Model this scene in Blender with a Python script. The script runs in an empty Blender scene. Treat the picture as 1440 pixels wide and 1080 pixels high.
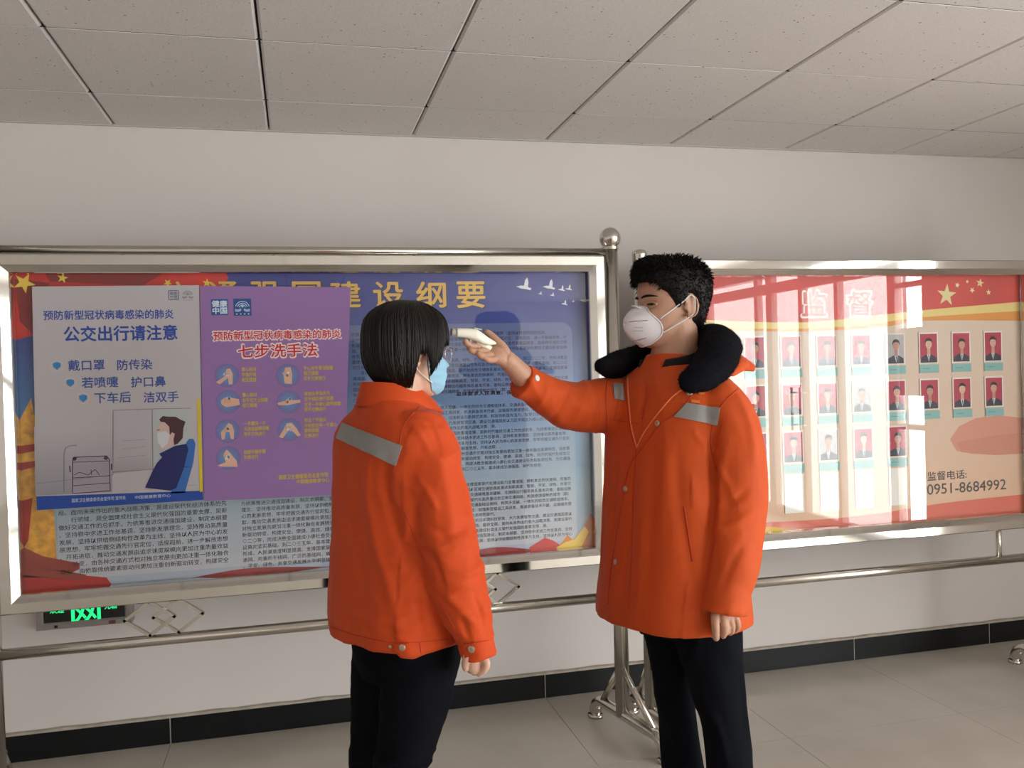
import bpy, bmesh, math, random
import numpy as np
from mathutils import Vector, Matrix, noise
from mathutils.bvhtree import BVHTree
random.seed(7)
SC = bpy.context.scene
COL = SC.collection
PI = math.pi

# ------------------------------------------------------------------ camera
CAMH = 1.48
FPX, CX, CY = 1230.0, 720.0, 540.0
RX = Vector((0.97054036, -0.03184047, 0.23882547))     # world X / Y / Z seen in lens axes (right, down, forward)
RY = Vector((-0.23918335, -0.00789384, 0.97094233))
RZ = Vector((-0.02903001, -0.99946179, -0.01527700))
def ray(u, v):
    c = Vector(((u-CX)/FPX, (v-CY)/FPX, 1.0))
    return Vector((RX.dot(c), RY.dot(c), RZ.dot(c)))
def at(u, v, Y):
    r = ray(u, v); r = r*(Y/r.y); return Vector((r.x, r.y, r.z+CAMH))
def P(u, v, d):
    r = ray(u, v)*d; return Vector((r.x, r.y, r.z+CAMH))
cam = bpy.data.cameras.new('camera'); cam.lens = FPX/1440*36.0; cam.sensor_width = 36.0; cam.clip_start = 0.05
camo = bpy.data.objects.new('camera', cam); COL.objects.link(camo)
right = Vector((RX.x, RY.x, RZ.x)); up = -Vector((RX.y, RY.y, RZ.y)); back = -Vector((RX.z, RY.z, RZ.z))
camo.matrix_world = Matrix(((right.x, up.x, back.x, 0), (right.y, up.y, back.y, 0), (right.z, up.z, back.z, CAMH), (0, 0, 0, 1)))
SC.camera = camo

# ------------------------------------------------------------------ world, light, exposure
W = bpy.data.worlds.new('overcast_sky'); SC.world = W; W.use_nodes = True
bg = W.node_tree.nodes['Background']; bg.inputs[0].default_value = (0.93, 0.97, 1.0, 1); bg.inputs[1].default_value = 5.0
SC.view_settings.view_transform = 'Standard'; SC.view_settings.look = 'None'
SC.view_settings.exposure = -0.38; SC.view_settings.gamma = 1.0; SC.view_settings.use_curve_mapping = False
XR, XL, YB, YW, CEIL = 4.5, -3.6, -6.2, 3.8, 2.51
def window_light(name, x, y0, y1, z0, z1, power, sign):
    l = bpy.data.lights.new(name, 'AREA'); l.shape = 'RECTANGLE'; l.size = abs(z1-z0); l.size_y = abs(y1-y0)
    l.energy = power; l.color = (1.0, 0.972, 0.958)
    o = bpy.data.objects.new(name, l); COL.objects.link(o)
    o.location = (x, (y0+y1)/2, (z0+z1)/2); o.rotation_euler = (0, sign*PI/2, 0)
    return o
# daylight entering by the glazed entrance in the right wall, plus added fill
window_light('daylight_entrance', XR+0.16, -2.62, 0.68, 0.05, 2.33, 250, 1)
window_light('daylight_side_door', XR+0.16, 0.72, 1.08, 0.05, 2.33, 70, 1)
window_light('added_window_fill', XR+0.16, -6.0, -2.75, 0.05, 2.33, 270, 1)  # unseen window light further back, added to brighten the room

# ------------------------------------------------------------------ materials
def mat(name, col, rough=0.6, metal=0.0, spec=0.5, noise_amt=0.0, noise_scale=20.0, bump=0.0, bump_scale=60.0, sheen=0.0, aniso=0.0, emit=None, estr=1.0, sss=0.0, coat=0.0):
    m = bpy.data.materials.new(name); m.use_nodes = True
    nt = m.node_tree; b = nt.nodes['Principled BSDF']
    b.inputs['Base Color'].default_value = (*col, 1); b.inputs['Roughness'].default_value = rough
    b.inputs['Metallic'].default_value = metal; b.inputs['Specular IOR Level'].default_value = spec
    if sheen: b.inputs['Sheen Weight'].default_value = sheen; b.inputs['Sheen Roughness'].default_value = 0.5
    if coat: b.inputs['Coat Weight'].default_value = coat
    if sss:
        b.inputs['Subsurface Weight'].default_value = sss; b.inputs['Subsurface Radius'].default_value = (0.012, 0.005, 0.003); b.inputs['Subsurface Scale'].default_value = 1.0
    if emit: b.inputs['Emission Color'].default_value = (*emit, 1); b.inputs['Emission Strength'].default_value = estr
    tc = nt.nodes.new('ShaderNodeTexCoord')
    if noise_amt:
        n = nt.nodes.new('ShaderNodeTexNoise'); n.inputs['Scale'].default_value = noise_scale; n.inputs['Detail'].default_value = 5
        nt.links.new(tc.outputs['Object'], n.inputs['Vector'])
        r = nt.nodes.new('ShaderNodeMapRange'); r.inputs[1].default_value = 0.25; r.inputs[2].default_value = 0.75
        r.inputs[3].default_value = 1-noise_amt; r.inputs[4].default_value = 1+noise_amt
        nt.links.new(n.outputs[0], r.inputs[0])
        mx = nt.nodes.new('ShaderNodeVectorMath'); mx.operation = 'SCALE'; mx.inputs[0].default_value = col
        nt.links.new(r.outputs[0], mx.inputs['Scale']); nt.links.new(mx.outputs[0], b.inputs['Base Color'])
    if bump:
        n2 = nt.nodes.new('ShaderNodeTexNoise'); n2.inputs['Scale'].default_value = bump_scale; n2.inputs['Detail'].default_value = 4
        nt.links.new(tc.outputs['Object'], n2.inputs['Vector'])
        bp = nt.nodes.new('ShaderNodeBump'); bp.inputs['Strength'].default_value = bump; bp.inputs['Distance'].default_value = 0.002
        nt.links.new(n2.outputs[0], bp.inputs['Height']); nt.links.new(bp.outputs[0], b.inputs['Normal'])
    return m
def srgb(r, g, b):
    f = lambda c: (c/255/12.92) if c/255 <= 0.04045 else ((c/255+0.055)/1.055)**2.4
    return (f(r), f(g), f(b))
M = {}
M['wall'] = mat('wall_paint', (0.70, 0.652, 0.632), 0.75, noise_amt=0.02, noise_scale=1.2, bump=0.15, bump_scale=90)
M['steel'] = mat('stainless_steel', (0.70, 0.67, 0.61), 0.2, 1.0, noise_amt=0.05, noise_scale=8)
M['mirror'] = mat('polished_steel', (0.74, 0.72, 0.68), 0.06, 1.0, bump=0.02, bump_scale=4)
M['dullsteel'] = mat('dull_steel', (0.42, 0.385, 0.33), 0.32, 1.0, noise_amt=0.12, noise_scale=14)
M['skirt'] = mat('black_glazed_tile', (0.006, 0.007, 0.008), 0.35, 0, 0.25, noise_amt=0.3, noise_scale=6)
M['skirtcap'] = mat('mortar_strip', (0.42, 0.37, 0.31), 0.8, noise_amt=0.25, noise_scale=18)
M['void'] = mat('dark_void', (0.03, 0.03, 0.03), 0.9)
M['white'] = mat('white_plastic', (0.78, 0.77, 0.72), 0.35)
M['pframe'] = mat('painted_frame', (0.52, 0.52, 0.52), 0.4)
M['ground'] = mat('outdoor_paving', (0.75, 0.73, 0.70), 0.8, noise_amt=0.1, noise_scale=2)
M['facade'] = mat('pale_facade', (0.66, 0.66, 0.66), 0.8, noise_amt=0.05, noise_scale=2)
def tile_ceiling():
    m = mat('mineral_fibre', (0.74, 0.695, 0.675), 0.85); nt = m.node_tree; b = nt.nodes['Principled BSDF']
    tc = nt.nodes.new('ShaderNodeTexCoord'); oi = nt.nodes.new('ShaderNodeObjectInfo')
    va = nt.nodes.new('ShaderNodeVectorMath'); va.operation = 'ADD'
    nt.links.new(tc.outputs['Object'], va.inputs[0]); nt.links.new(oi.outputs['Location'], va.inputs[1])
    vo = nt.nodes.new('ShaderNodeTexVoronoi'); vo.inputs['Scale'].default_value = 55; nt.links.new(va.outputs[0], vo.inputs['Vector'])
    sep = nt.nodes.new('ShaderNodeSeparateColor'); nt.links.new(vo.outputs['Color'], sep.inputs[0])
    thr = nt.nodes.new('ShaderNodeMapRange'); thr.inputs[1].default_value = 0.62; thr.inputs[2].default_value = 1.0; thr.inputs[3].default_value = 0.0; thr.inputs[4].default_value = 0.20
    nt.links.new(sep.outputs[0], thr.inputs[0])
    lt = nt.nodes.new('ShaderNodeMath'); lt.operation = 'LESS_THAN'; nt.links.new(vo.outputs['Distance'], lt.inputs[0]); nt.links.new(thr.outputs[0], lt.inputs[1])
    nz = nt.nodes.new('ShaderNodeTexNoise'); nz.inputs['Scale'].default_value = 220; nz.inputs['Detail'].default_value = 3; nt.links.new(va.outputs[0], nz.inputs['Vector'])
    mr = nt.nodes.new('ShaderNodeMapRange'); mr.inputs[1].default_value = 0.3; mr.inputs[2].default_value = 0.7; mr.inputs[3].default_value = 0.90; mr.inputs[4].default_value = 1.06
    nt.links.new(nz.outputs[0], mr.inputs[0])
    rnd = nt.nodes.new('ShaderNodeMapRange'); rnd.inputs[3].default_value = 0.975; rnd.inputs[4].default_value = 1.02; nt.links.new(oi.outputs['Random'], rnd.inputs[0])
    mm = nt.nodes.new('ShaderNodeMath'); mm.operation = 'MULTIPLY'; nt.links.new(mr.outputs[0], mm.inputs[0]); nt.links.new(rnd.outputs[0], mm.inputs[1])
    mx = nt.nodes.new('ShaderNodeMix'); mx.data_type = 'RGBA'
    sc = nt.nodes.new('ShaderNodeVectorMath'); sc.operation = 'SCALE'; sc.inputs[0].default_value = (0.74, 0.695, 0.675); nt.links.new(mm.outputs[0], sc.inputs['Scale'])
    nt.links.new(lt.outputs[0], mx.inputs[0]); nt.links.new(sc.outputs[0], mx.inputs[6]); mx.inputs[7].default_value = (0.20, 0.185, 0.17, 1)
    nt.links.new(mx.outputs[2], b.inputs['Base Color'])
    bp = nt.nodes.new('ShaderNodeBump'); bp.inputs['Strength'].default_value = 0.35; bp.inputs['Distance'].default_value = 0.002
    nt.links.new(nz.outputs[0], bp.inputs['Height']); nt.links.new(bp.outputs[0], b.inputs['Normal'])
    return m
M['ceil'] = tile_ceiling()
M['ctrim'] = mat('ceiling_grid', (0.50, 0.48, 0.45), 0.6)
def floor_mat():
    m = mat('porcelain_tile', (0.44, 0.395, 0.33), 0.22, spec=0.5); nt = m.node_tree; b = nt.nodes['Principled BSDF']
    tc = nt.nodes.new('ShaderNodeTexCoord'); oi = nt.nodes.new('ShaderNodeObjectInfo')
    va = nt.nodes.new('ShaderNodeVectorMath'); va.operation = 'ADD'
    nt.links.new(tc.outputs['Object'], va.inputs[0]); nt.links.new(oi.outputs['Location'], va.inputs[1])
    n = nt.nodes.new('ShaderNodeTexNoise'); n.inputs['Scale'].default_value = 2.2; n.inputs['Detail'].default_value = 8; nt.links.new(va.outputs[0], n.inputs['Vector'])
    r = nt.nodes.new('ShaderNodeValToRGB'); r.color_ramp.elements[0].position = 0.3; r.color_ramp.elements[0].color = (0.47, 0.43, 0.37, 1)
    r.color_ramp.elements[1].position = 0.7; r.color_ramp.elements[1].color = (0.56, 0.515, 0.45, 1)
    nt.links.new(n.outputs[0], r.inputs[0]); nt.links.new(r.outputs[0], b.inputs['Base Color'])
    return m
M['floor'] = floor_mat()
def glass_mat(name, refl=1.0, base=0.008, tint=(1, 1, 1)):
    m = bpy.data.materials.new(name); m.use_nodes = True; nt = m.node_tree
    for n in list(nt.nodes): nt.nodes.remove(n)
    out = nt.nodes.new('ShaderNodeOutputMaterial'); tr = nt.nodes.new('ShaderNodeBsdfTransparent'); gl = nt.nodes.new('ShaderNodeBsdfGlossy')
    gl.inputs['Roughness'].default_value = 0.0; tr.inputs[0].default_value = (*tint, 1); gl.inputs[0].default_value = (refl, refl, refl, 1)
    fr = nt.nodes.new('ShaderNodeFresnel'); fr.inputs[0].default_value = 1.52
    ad = nt.nodes.new('ShaderNodeMath'); ad.operation = 'MULTIPLY_ADD'; ad.inputs[1].default_value = 1.15; ad.inputs[2].default_value = base; ad.use_clamp = True
    mx = nt.nodes.new('ShaderNodeMixShader')
    ge = nt.nodes.new('ShaderNodeNewGeometry'); inv = nt.nodes.new('ShaderNodeMath'); inv.operation = 'SUBTRACT'; inv.inputs[0].default_value = 1.0
    nt.links.new(ge.outputs['Backfacing'], inv.inputs[1]); ml = nt.nodes.new('ShaderNodeMath'); ml.operation = 'MULTIPLY'
    nt.links.new(fr.outputs[0], ad.inputs[0]); nt.links.new(ad.outputs[0], ml.inputs[0]); nt.links.new(inv.outputs[0], ml.inputs[1]); nt.links.new(ml.outputs[0], mx.inputs[0]); nt.links.new(tr.outputs[0], mx.inputs[1]); nt.links.new(gl.outputs[0], mx.inputs[2])
    nt.links.new(mx.outputs[0], out.inputs[0]); return m
M['glass'] = glass_mat('board_glass')
M['winglass'] = glass_mat('window_glass', 1.0, 0.02, (0.96, 0.98, 0.97))
_flat = {}
def ink(r, g, b, rough=0.55):
    k = (r, g, b, rough)
    if k not in _flat: _flat[k] = mat('print_ink', srgb(r, g, b), rough)
    return _flat[k]

# ------------------------------------------------------------------ object helpers
def tag(o, label=None, cat=None, group=None, kind=None):
    if label: o['label'] = label
    if cat: o['category'] = cat
    if group: o['group'] = group
    if kind: o['kind'] = kind
    return o
def empty(name, loc=(0, 0, 0), label=None, cat=None, group=None, kind=None):
    o = bpy.data.objects.new(name, None); COL.objects.link(o); o.location = loc; o.empty_display_size = 0.1
    return tag(o, label, cat, group, kind)
def link(name, me, m, parent=None, smooth=False):
    o = bpy.data.objects.new(name, me); COL.objects.link(o)
    if m and not me.materials: me.materials.append(m)
    if smooth: me.polygons.foreach_set('use_smooth', [True]*len(me.polygons))
    if parent is not None:
        o.parent = parent
        mw = Matrix.Identity(4); q = parent
        chain = []
        while q: chain.append(q); q = q.parent
        for q in reversed(chain): mw = mw @ q.matrix_basis
        o.matrix_basis = mw.inverted()         # meshes are written in world coordinates
    return o
def mesh(name, vs, fs):
    me = bpy.data.meshes.new(name); me.from_pydata([tuple(v) for v in vs], [], fs); me.update(); return me
class MB:
    def __init__(s): s.v = []; s.f = []
    def add(s, vs, fs):
        k = len(s.v); s.v += [Vector(v) for v in vs]; s.f += [tuple(i+k for i in f) for f in fs]; return s
    def box(s, x0, x1, y0, y1, z0, z1):
        return s.add([(x0, y0, z0), (x1, y0, z0), (x1, y1, z0), (x0, y1, z0), (x0, y0, z1), (x1, y0, z1), (x1, y1, z1), (x0, y1, z1)],
                     [(0, 3, 2, 1), (4, 5, 6, 7), (0, 1, 5, 4), (1, 2, 6, 5), (2, 3, 7, 6), (3, 0, 4, 7)])
    def tube(s, pts, r, n=16, cap=True, closed=False, flat=1.0):
        pts = [Vector(p) for p in pts]; rs = r if isinstance(r, (list, tuple)) else [r]*len(pts)
        k = len(s.v); m = len(pts); u = None
        for i, p in enumerate(pts):
            a = pts[(i-1) % m] if (i or closed) else pts[0]; b = pts[(i+1) % m] if (i < m-1 or closed) else pts[-1]
            t = (b-a).normalized()
            if u is None: u = t.orthogonal().normalized()
            u = (u-t*u.dot(t)).normalized(); w = t.cross(u)
            for j in range(n):
                an = 2*PI*j/n; s.v.append(p+(u*math.cos(an)+w*math.sin(an)*flat)*rs[i])
        for i in range(m if closed else m-1):
            for j in range(n):
                a, b = k+i*n, k+((i+1) % m)*n
                s.f.append((a+j, a+(j+1) % n, b+(j+1) % n, b+j))
        if cap and not closed:
            s.f.append(tuple(k+j for j in reversed(range(n)))); s.f.append(tuple(k+(m-1)*n+j for j in range(n)))
        return s
    def sphere(s, c, r, n=16, m=10, sx=1, sy=1, sz=1):
        c = Vector(c); k = len(s.v)
        for i in range(m+1):
            t = PI*i/m
            for j in range(n):
                a = 2*PI*j/n; s.v.append(c+Vector((r*sx*math.sin(t)*math.cos(a), r*sy*math.sin(t)*math.sin(a), r*sz*math.cos(t))))
        for i in range(m):
            for j in range(n):
                a = k+i*n; b = a+n; s.f.append((a+j, b+j, b+(j+1) % n, a+(j+1) % n))
        return s
    def poly(s, pts, y, th=0.0):      # flat printed shape facing the room, pts are (x, z)
        k = len(s.v); s.v += [Vector((p[0], y, p[1])) for p in pts]
        ar = sum(pts[i][0]*pts[(i+1) % len(pts)][1]-pts[(i+1) % len(pts)][0]*pts[i][1] for i in range(len(pts)))
        idx = list(range(k, k+len(pts)))
        if ar < 0: idx.reverse()
        s.f.append(tuple(idx)); return s
    def build(s, name, m, parent=None, smooth=False, bevel=0.0, seg=2, tri=False):
        me = mesh(name, s.v, s.f)
        if bevel or tri:
            bm = bmesh.new(); bm.from_mesh(me)
            if tri: bmesh.ops.triangulate(bm, faces=bm.faces[:])
            else: bmesh.ops.bevel(bm, geom=bm.edges[:]+bm.verts[:], offset=bevel, segments=seg, affect='EDGES', clamp_overlap=True)
            bm.to_mesh(me); bm.free()
        return link(name, me, m, parent, smooth)
def autosmooth(o, ang=0.7):
    bm = bmesh.new(); bm.from_mesh(o.data)
    for f in bm.faces: f.smooth = True
    for e in bm.edges:
        if len(e.link_faces) == 2 and e.calc_face_angle(0) > ang: e.smooth = False
    bm.to_mesh(o.data); bm.free(); return o
def instance(src, name, parent, matrix_basis):
    o = src.copy(); COL.objects.link(o); o.name = name; o.parent = parent; o.matrix_basis = matrix_basis; return o

_tc = {}
def text(name, body, x0, x1, z0, z1, y, m, parent, bold=0.0, keep=False, spacing=1.0, shear=0.0, line=1.0, kind=None, res=3, stretch=True, th=0.0):
    """flat lettering fitted into the rectangle x0..x1, z0..z1 on the plane y"""
    cu = bpy.data.curves.new(name, 'FONT'); cu.body = body; cu.size = 1.0; cu.resolution_u = res
    cu.space_character = spacing; cu.space_line = line; cu.shear = shear; cu.extrude = th
    to = bpy.data.objects.new(name, cu); COL.objects.link(to); bpy.context.view_layer.update()
    me = bpy.data.meshes.new_from_object(to.evaluated_get(bpy.context.evaluated_depsgraph_get()))
    bpy.data.objects.remove(to); bpy.data.curves.remove(cu)
    xs = [v.co.x for v in me.vertices]; zs = [v.co.y for v in me.vertices]
    if not xs: print('EMPTY TEXT', body); return None
    a0, a1, b0, b1 = min(xs), max(xs), min(zs), max(zs)
    sx = (x1-x0)/(a1-a0); sz = (z1-z0)/(b1-b0)
    if not stretch: sx = sz
    for v in me.vertices:
        v.co = Vector((x0+(v.co.x-a0)*sx, y-abs(v.co.z)*sx, z0+(v.co.y-b0)*sz))
    if bold:                         # heavier strokes: the outline repeated a hair to each side
        em = (z1-z0)/(body.count('\n')*1.0+1); bm = bmesh.new(); bm.from_mesh(me); src = bm.faces[:]; n = 8 if bold > 0.05 else 4
        for i in range(n):
            a = 2*PI*i/n; g = bmesh.ops.duplicate(bm, geom=src)['geom']
            bmesh.ops.translate(bm, verts=[v for v in g if isinstance(v, bmesh.types.BMVert)], vec=(math.cos(a)*bold*em, 0.00002*(i+1), math.sin(a)*bold*em))
        bm.to_mesh(me); bm.free()
    me.materials.clear(); me.name = name
    o = link(name, me, m, parent)
    if kind: o['kind'] = kind
    return o

# ------------------------------------------------------------------ the room
def struct(name, mb, m, **k):
    o = mb.build(name, m, **k); o['kind'] = 'structure'; return o
wb = MB(); wb.box(XL-0.1, XR+0.1, YW, YW+0.12, -0.02, CEIL+0.15); struct('wall_back', wb, M['wall'])
# ceiling: separate mineral-fibre tiles on a grid
ceiling = struct('ceiling', MB().box(XL-0.1, XR+0.1, YB-0.1, YW, CEIL+0.03, CEIL+0.12), M['void'])
TX = [(-0.6785+0.6*k) for k in range(-6, 10)]; TYs = [3.385-0.6*k for k in range(-1, 17)]
TX = [x for x in TX if x > XL-0.6]
tcache = {}
def ctile(x0, x1, y0, y1):
    x0, x1 = max(x0, XL), min(x1, XR); y0, y1 = max(y0, YB), min(y1, YW)
    if x1-x0 < 0.05 or y1-y0 < 0.05: return
    w, d = round(x1-x0, 3), round(y1-y0, 3)
    if (w, d) not in tcache:
        a, b = w/2-0.0035, d/2-0.002; s = 0.007
        v = [(-a, -b, 0.005), (a, -b, 0.005), (a, b, 0.005), (-a, b, 0.005), (-a+s, -b+.0015, 0), (a-s, -b+.0015, 0), (a-s, b-.0015, 0), (-a+s, b-.0015, 0), (-a, -b, 0.018), (a, -b, 0.018), (a, b, 0.018), (-a, b, 0.018)]
        fcs = [(7, 6, 5, 4), (0, 4, 5, 1), (1, 5, 6, 2), (2, 6, 7, 3), (3, 7, 4, 0), (0, 1, 9, 8), (1, 2, 10, 9), (2, 3, 11, 10), (3, 0, 8, 11), (8, 9, 10, 11)]
        me = mesh('ceiling_tile', v, [tuple(reversed(q)) if i == 0 else q for i, q in enumerate(fcs)])
        bm = bmesh.new(); bm.from_mesh(me); bmesh.ops.recalc_face_normals(bm, faces=bm.faces[:]); bm.to_mesh(me); bm.free()
        me.materials.append(M['ceil']); tcache[(w, d)] = me
    o = bpy.data.objects.new('ceiling_tile', tcache[(w, d)]); COL.objects.link(o); o.parent = ceiling
    o.location = ((x0+x1)/2, (y0+y1)/2, CEIL+random.uniform(0, 0.0012))
for i in range(len(TX)):
    for j in range(len(TYs)-1): ctile(TX[i], TX[i]+0.6, TYs[j+1], TYs[j])
tg = MB()
for x in TX[1:]: tg.box(x-0.011, x+0.011, YB, YW, CEIL+0.018, CEIL+0.026)
for y in TYs: tg.box(XL, XR, y-0.0022, y+0.0022, CEIL+0.0018, CEIL+0.0255)
tg.build('ceiling_grid', M['void'], ceiling)
MB().box(XL, XR, YW-0.012, YW, CEIL-0.004, CEIL+0.018).build('edge_angle', M['ctrim'], ceiling)
# floor tiles
floor = struct('floor', MB().box(XL-0.1, XR+0.1, YB-0.1, YW, -0.10, -0.012), mat('floor_grout', (0.14, 0.12, 0.10), 0.8))
FX = [-0.545+0.795*k for k in range(-5, 8)]; FY = [3.075+0.795*k for k in range(1, -14, -1)]
fc = {}
for x in FX:
    for y in FY:
        x0, x1, y0, y1 = max(x, XL), min(x+0.795, XR), max(y, YB), min(y+0.795, YW)
        if x1-x0 < 0.03 or y1-y0 < 0.03: continue
        k = (round(x1-x0, 3), round(y1-y0, 3))
        if k not in fc:
            a, b = k[0]/2-0.001, k[1]/2-0.001
            me = mesh('floor_tile', *(lambda q: (q.v, q.f))(MB().box(-a, a, -b, b, -0.012, 0))); me.materials.append(M['floor']); fc[k] = me
        o = bpy.data.objects.new('floor_tile', fc[k]); COL.objects.link(o); o.parent = floor; o.location = ((x0+x1)/2, (y0+y1)/2, 0)
# skirting: black tiles with a mortar strip on top
base = struct('baseboard_back', MB().box(XL, XR, YW-0.0140, YW, 0.0, 0.105), M['skirtcap'])
sx = None
for x in FX:
    x0, x1 = max(x, XL), min(x+0.795, XR)
    if x1-x0 < 0.03: continue
    MB().box(x0+0.0022, x1-0.0022, YW-0.0165, YW-0.006, 0.0, 0.104).build('skirting_tile', M['skirt'], base, bevel=0.0015, seg=1)
mc = MB(); pts = []
N = 220
for i in range(N+1):
    x = XL+(XR-XL)*i/N; h = 0.116+0.004*noise.noise(Vector((x*9, 0, 0)))
    pts.append((x, h))
vs = []; fs = []
for x, h in pts:
    vs += [(x, YW-0.0155, 0.104), (x, YW-0.0155, h-0.003), (x, YW-0.002, h)]
for i in range(N):
    a = i*3; fs += [(a, a+3, a+4, a+1), (a+1, a+4, a+5, a+2)]
mc.add(vs, fs).build('mortar_strip', M['skirtcap'], base)
# other walls
struct('wall_left', MB().box(XL-0.12, XL, YB, YW, -0.02, CEIL+0.15), M['wall'])
struct('wall_rear', MB().box(XL, XR, YB-0.12, YB, -0.02, CEIL+0.15), M['wall'])
YG0, YG1, ZG = -6.1, 1.10, 2.38
wr = MB(); wr.box(XR, XR+0.14, YG1, YW+0.1, -0.02, CEIL+0.15); wr.box(XR, XR+0.14, YB-0.1, YG0, -0.02, CEIL+0.15); wr.box(XR, XR+0.14, YG0, YG1, ZG, CEIL+0.15)
struct('wall_right', wr, M['wall'])
# glazed entrance in the right wall: frame members, panes, a double door with handles; unseen rear bays added for light
d1 = empty('door_1', (XR, (YG0+YG1)/2, 0), kind='structure')
fr = MB()
for y, w in ((-6.07, 0.06), (-5.2, 0.05), (-4.3, 0.06), (-3.35, 0.05), (-2.45, 0.10), (-1.37, 0.06), (-1.12, 0.10), (-0.57, 0.06), (-0.02, 0.05), (0.70, 0.09), (1.075, 0.05)):
    fr.box(XR+0.03, XR+0.10, y-w/2, y+w/2, 0.0, ZG)
fr.build('mullion', M['pframe'], d1, bevel=0.004, seg=1)
f2 = MB(); f2.box(XR+0.035, XR+0.095, YG0, 0.7, 2.16, 2.26); f2.box(XR+0.035, XR+0.095, YG0, 0.7, 0.0, 0.09); f2.box(XR+0.035, XR+0.095, 0.7, YG1, 2.03, 2.07)
f2.box(XR+0.035, XR+0.095, YG0, YG1, ZG-0.05, ZG); f2.box(XR+0.035, XR+0.095, -2.45, -1.37, 1.00, 1.06); f2.box(XR+0.035, XR+0.095, 0.7, YG1, 0.94, 0.98)
f2.build('transom', M['pframe'], d1, bevel=0.004, seg=1)
for y0, y1 in ((-6.04, -5.225), (-5.175, -4.33), (-4.27, -3.375), (-3.325, -2.5), (-2.4, -1.4), (-1.34, -1.17), (-1.07, -0.6), (-0.54, -0.045), (0.005, 0.655), (0.745, 1.05)):
    MB().box(XR+0.062, XR+0.068, y0, y1, 0.09, ZG-0.05).build('pane', M['winglass'], d1)
MB().box(XR+0.056, XR+0.061, 0.75, 1.045, 1.20, 1.72).build('glare_block_panel', mat('glare_block_grey', (0.62, 0.62, 0.60), 0.6), d1)  # opaque panel, added to dim the middle of the side door's reflection
for y in (-0.50, -0.64):
    MB().tube([(XR-0.03, y, 0.85), (XR-0.03, y, 1.25)], 0.012, 10).tube([(XR-0.03, y, 0.9), (XR+0.03, y, 0.9)], 0.008, 8).tube([(XR-0.03, y, 1.2), (XR+0.03, y, 1.2)], 0.008, 8).build('door_handle', M['steel'], d1, smooth=True)
# outside: paving and a pale building front across the yard
struct('ground_outside', MB().box(XR+0.14, XR+26, -30, 26, -0.2, -0.06), M['ground'])

# ------------------------------------------------------------------ notice boards
def frame_sweep(x0, x1, z0, z1, y0, prof):
    cs = [((x0, z0), (1, 1)), ((x1, z0), (-1, 1)), ((x1, z1), (-1, -1)), ((x0, z1), (1, -1))]
    vs = []; fs = []; n = len(prof)
    for (cx, cz), (sx, sz) in cs:
        for o, y in prof: vs.append((cx+sx*o, y0+y, cz+sz*o))
    for i in range(4):
        for j in range(n-1):
            a = i*n+j; b = ((i+1) % 4)*n+j; fs.append((a, b, b+1, a+1))
    return vs, fs
def foot(mb, x, y, zj, ya, yb, r, sl=0.0):
    z = 0.085; k0 = len(mb.v)
    # base bar with turned-down ends, two braces
    mb.tube([(x, ya, 0.012), (x, ya+0.002, 0.035), (x, ya+0.015, 0.062), (x, ya+0.05, z), (x, yb-0.05, z), (x, yb-0.015, 0.062), (x, yb-0.002, 0.035), (x, yb, 0.012)], r, 14)
    for e in (ya, yb): mb.tube([(x, e, 0), (x, e, 0.014)], r*1.25, 16)
    for q in mb.v[k0:]: q.x += (y-q.y)*sl
    return mb
def stand_post(root, x, y, top, r, ball, ya, yb, m, sl=0.0):
    p = MB(); p.tube([(x, y, 0.08), (x, y, top)], r, 24).build('post', m, root, smooth=True)
    autosmooth(COL.objects[-1]) if False else None
    foot(MB(), x, y, 0.3, ya, yb, 0.024, sl).build('base_bar', m, root, smooth=True)
    for e, s in ((ya, 1), (yb, -1)):
        MB().tube([(x, y-s*0.02, 0.27), (x+(y-e)*sl*.75, e+s*0.075, 0.10)], [0.013, 0.013], 10).build('brace', m, root, smooth=True)
    if ball:
        b = MB().tube([(x, y, top-0.004), (x, y, top+0.006)], r*1.12, 24)
        b.sphere((x, y, top+0.042), 0.043, 28, 18); autosmooth(b.build('ball_finial', m, root), 0.6)
    else:
        b = MB().tube([(x, y, top-0.03), (x, y, top-0.012), (x, y, top-0.006), (x, y, top+0.006), (x, y, top+0.014), (x, y, top+0.018)], [r*1.12, r*1.12, r*1.2, r*1.15, r*0.8, r*0.1], 24)
        autosmooth(b.build('post_cap', m, root), 0.9)
PROF = [(0, 0.08), (0, 0.004), (0.004, 0), (0.037, 0), (0.061, 0.0170), (0.064, 0.022), (0.064, 0.06)]
def board(x0, x1, z0, z1, label, xl, xr, topl, topr, r, ball, rail_top, toprail, group=None):
    root = empty('notice_board', ((x0+x1)/2, 3.3, 0), label, 'notice board')
    vs, fs = frame_sweep(x0, x1, z0, z1, 3.28, PROF)
    MB().add(vs, fs).build('frame', M['mirror'], root)
    MB().box(x0+0.004, x1-0.004, 3.352, 3.362, z0+0.004, z1-0.004).build('back_panel', M['pframe'], root)
    MB().box(x0+0.065, x1-0.065, 3.322, 3.326, z0+0.065, z1-0.065).build('glass_pane', M['glass'], root)
    stand_post(root, xl, 3.3, topl, r, ball, 3.06, 3.51, M['steel'])
    stand_post(root, xr, 3.3, topr, r, ball, 3.02 if ball else 3.06, 3.51, M['steel'], 0.22 if ball else 0.05)
    MB().tube([(xl, 3.3, rail_top), (xr, 3.3, rail_top)], 0.0195, 18).build('lower_rail', M['steel'], root, smooth=True)
    if toprail: MB().tube([(xl, 3.3, toprail), (xr, 3.3, toprail)], 0.0145, 18).build('upper_rail', M['steel'], root, smooth=True)
    return root
bl = board(-1.0, 1.20, 0.70, 1.925, 'large stainless steel notice board with blue poster behind the woman', -1.032, 1.232, 1.955, 1.955, 0.029, True, 0.563, 1.942)
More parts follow.
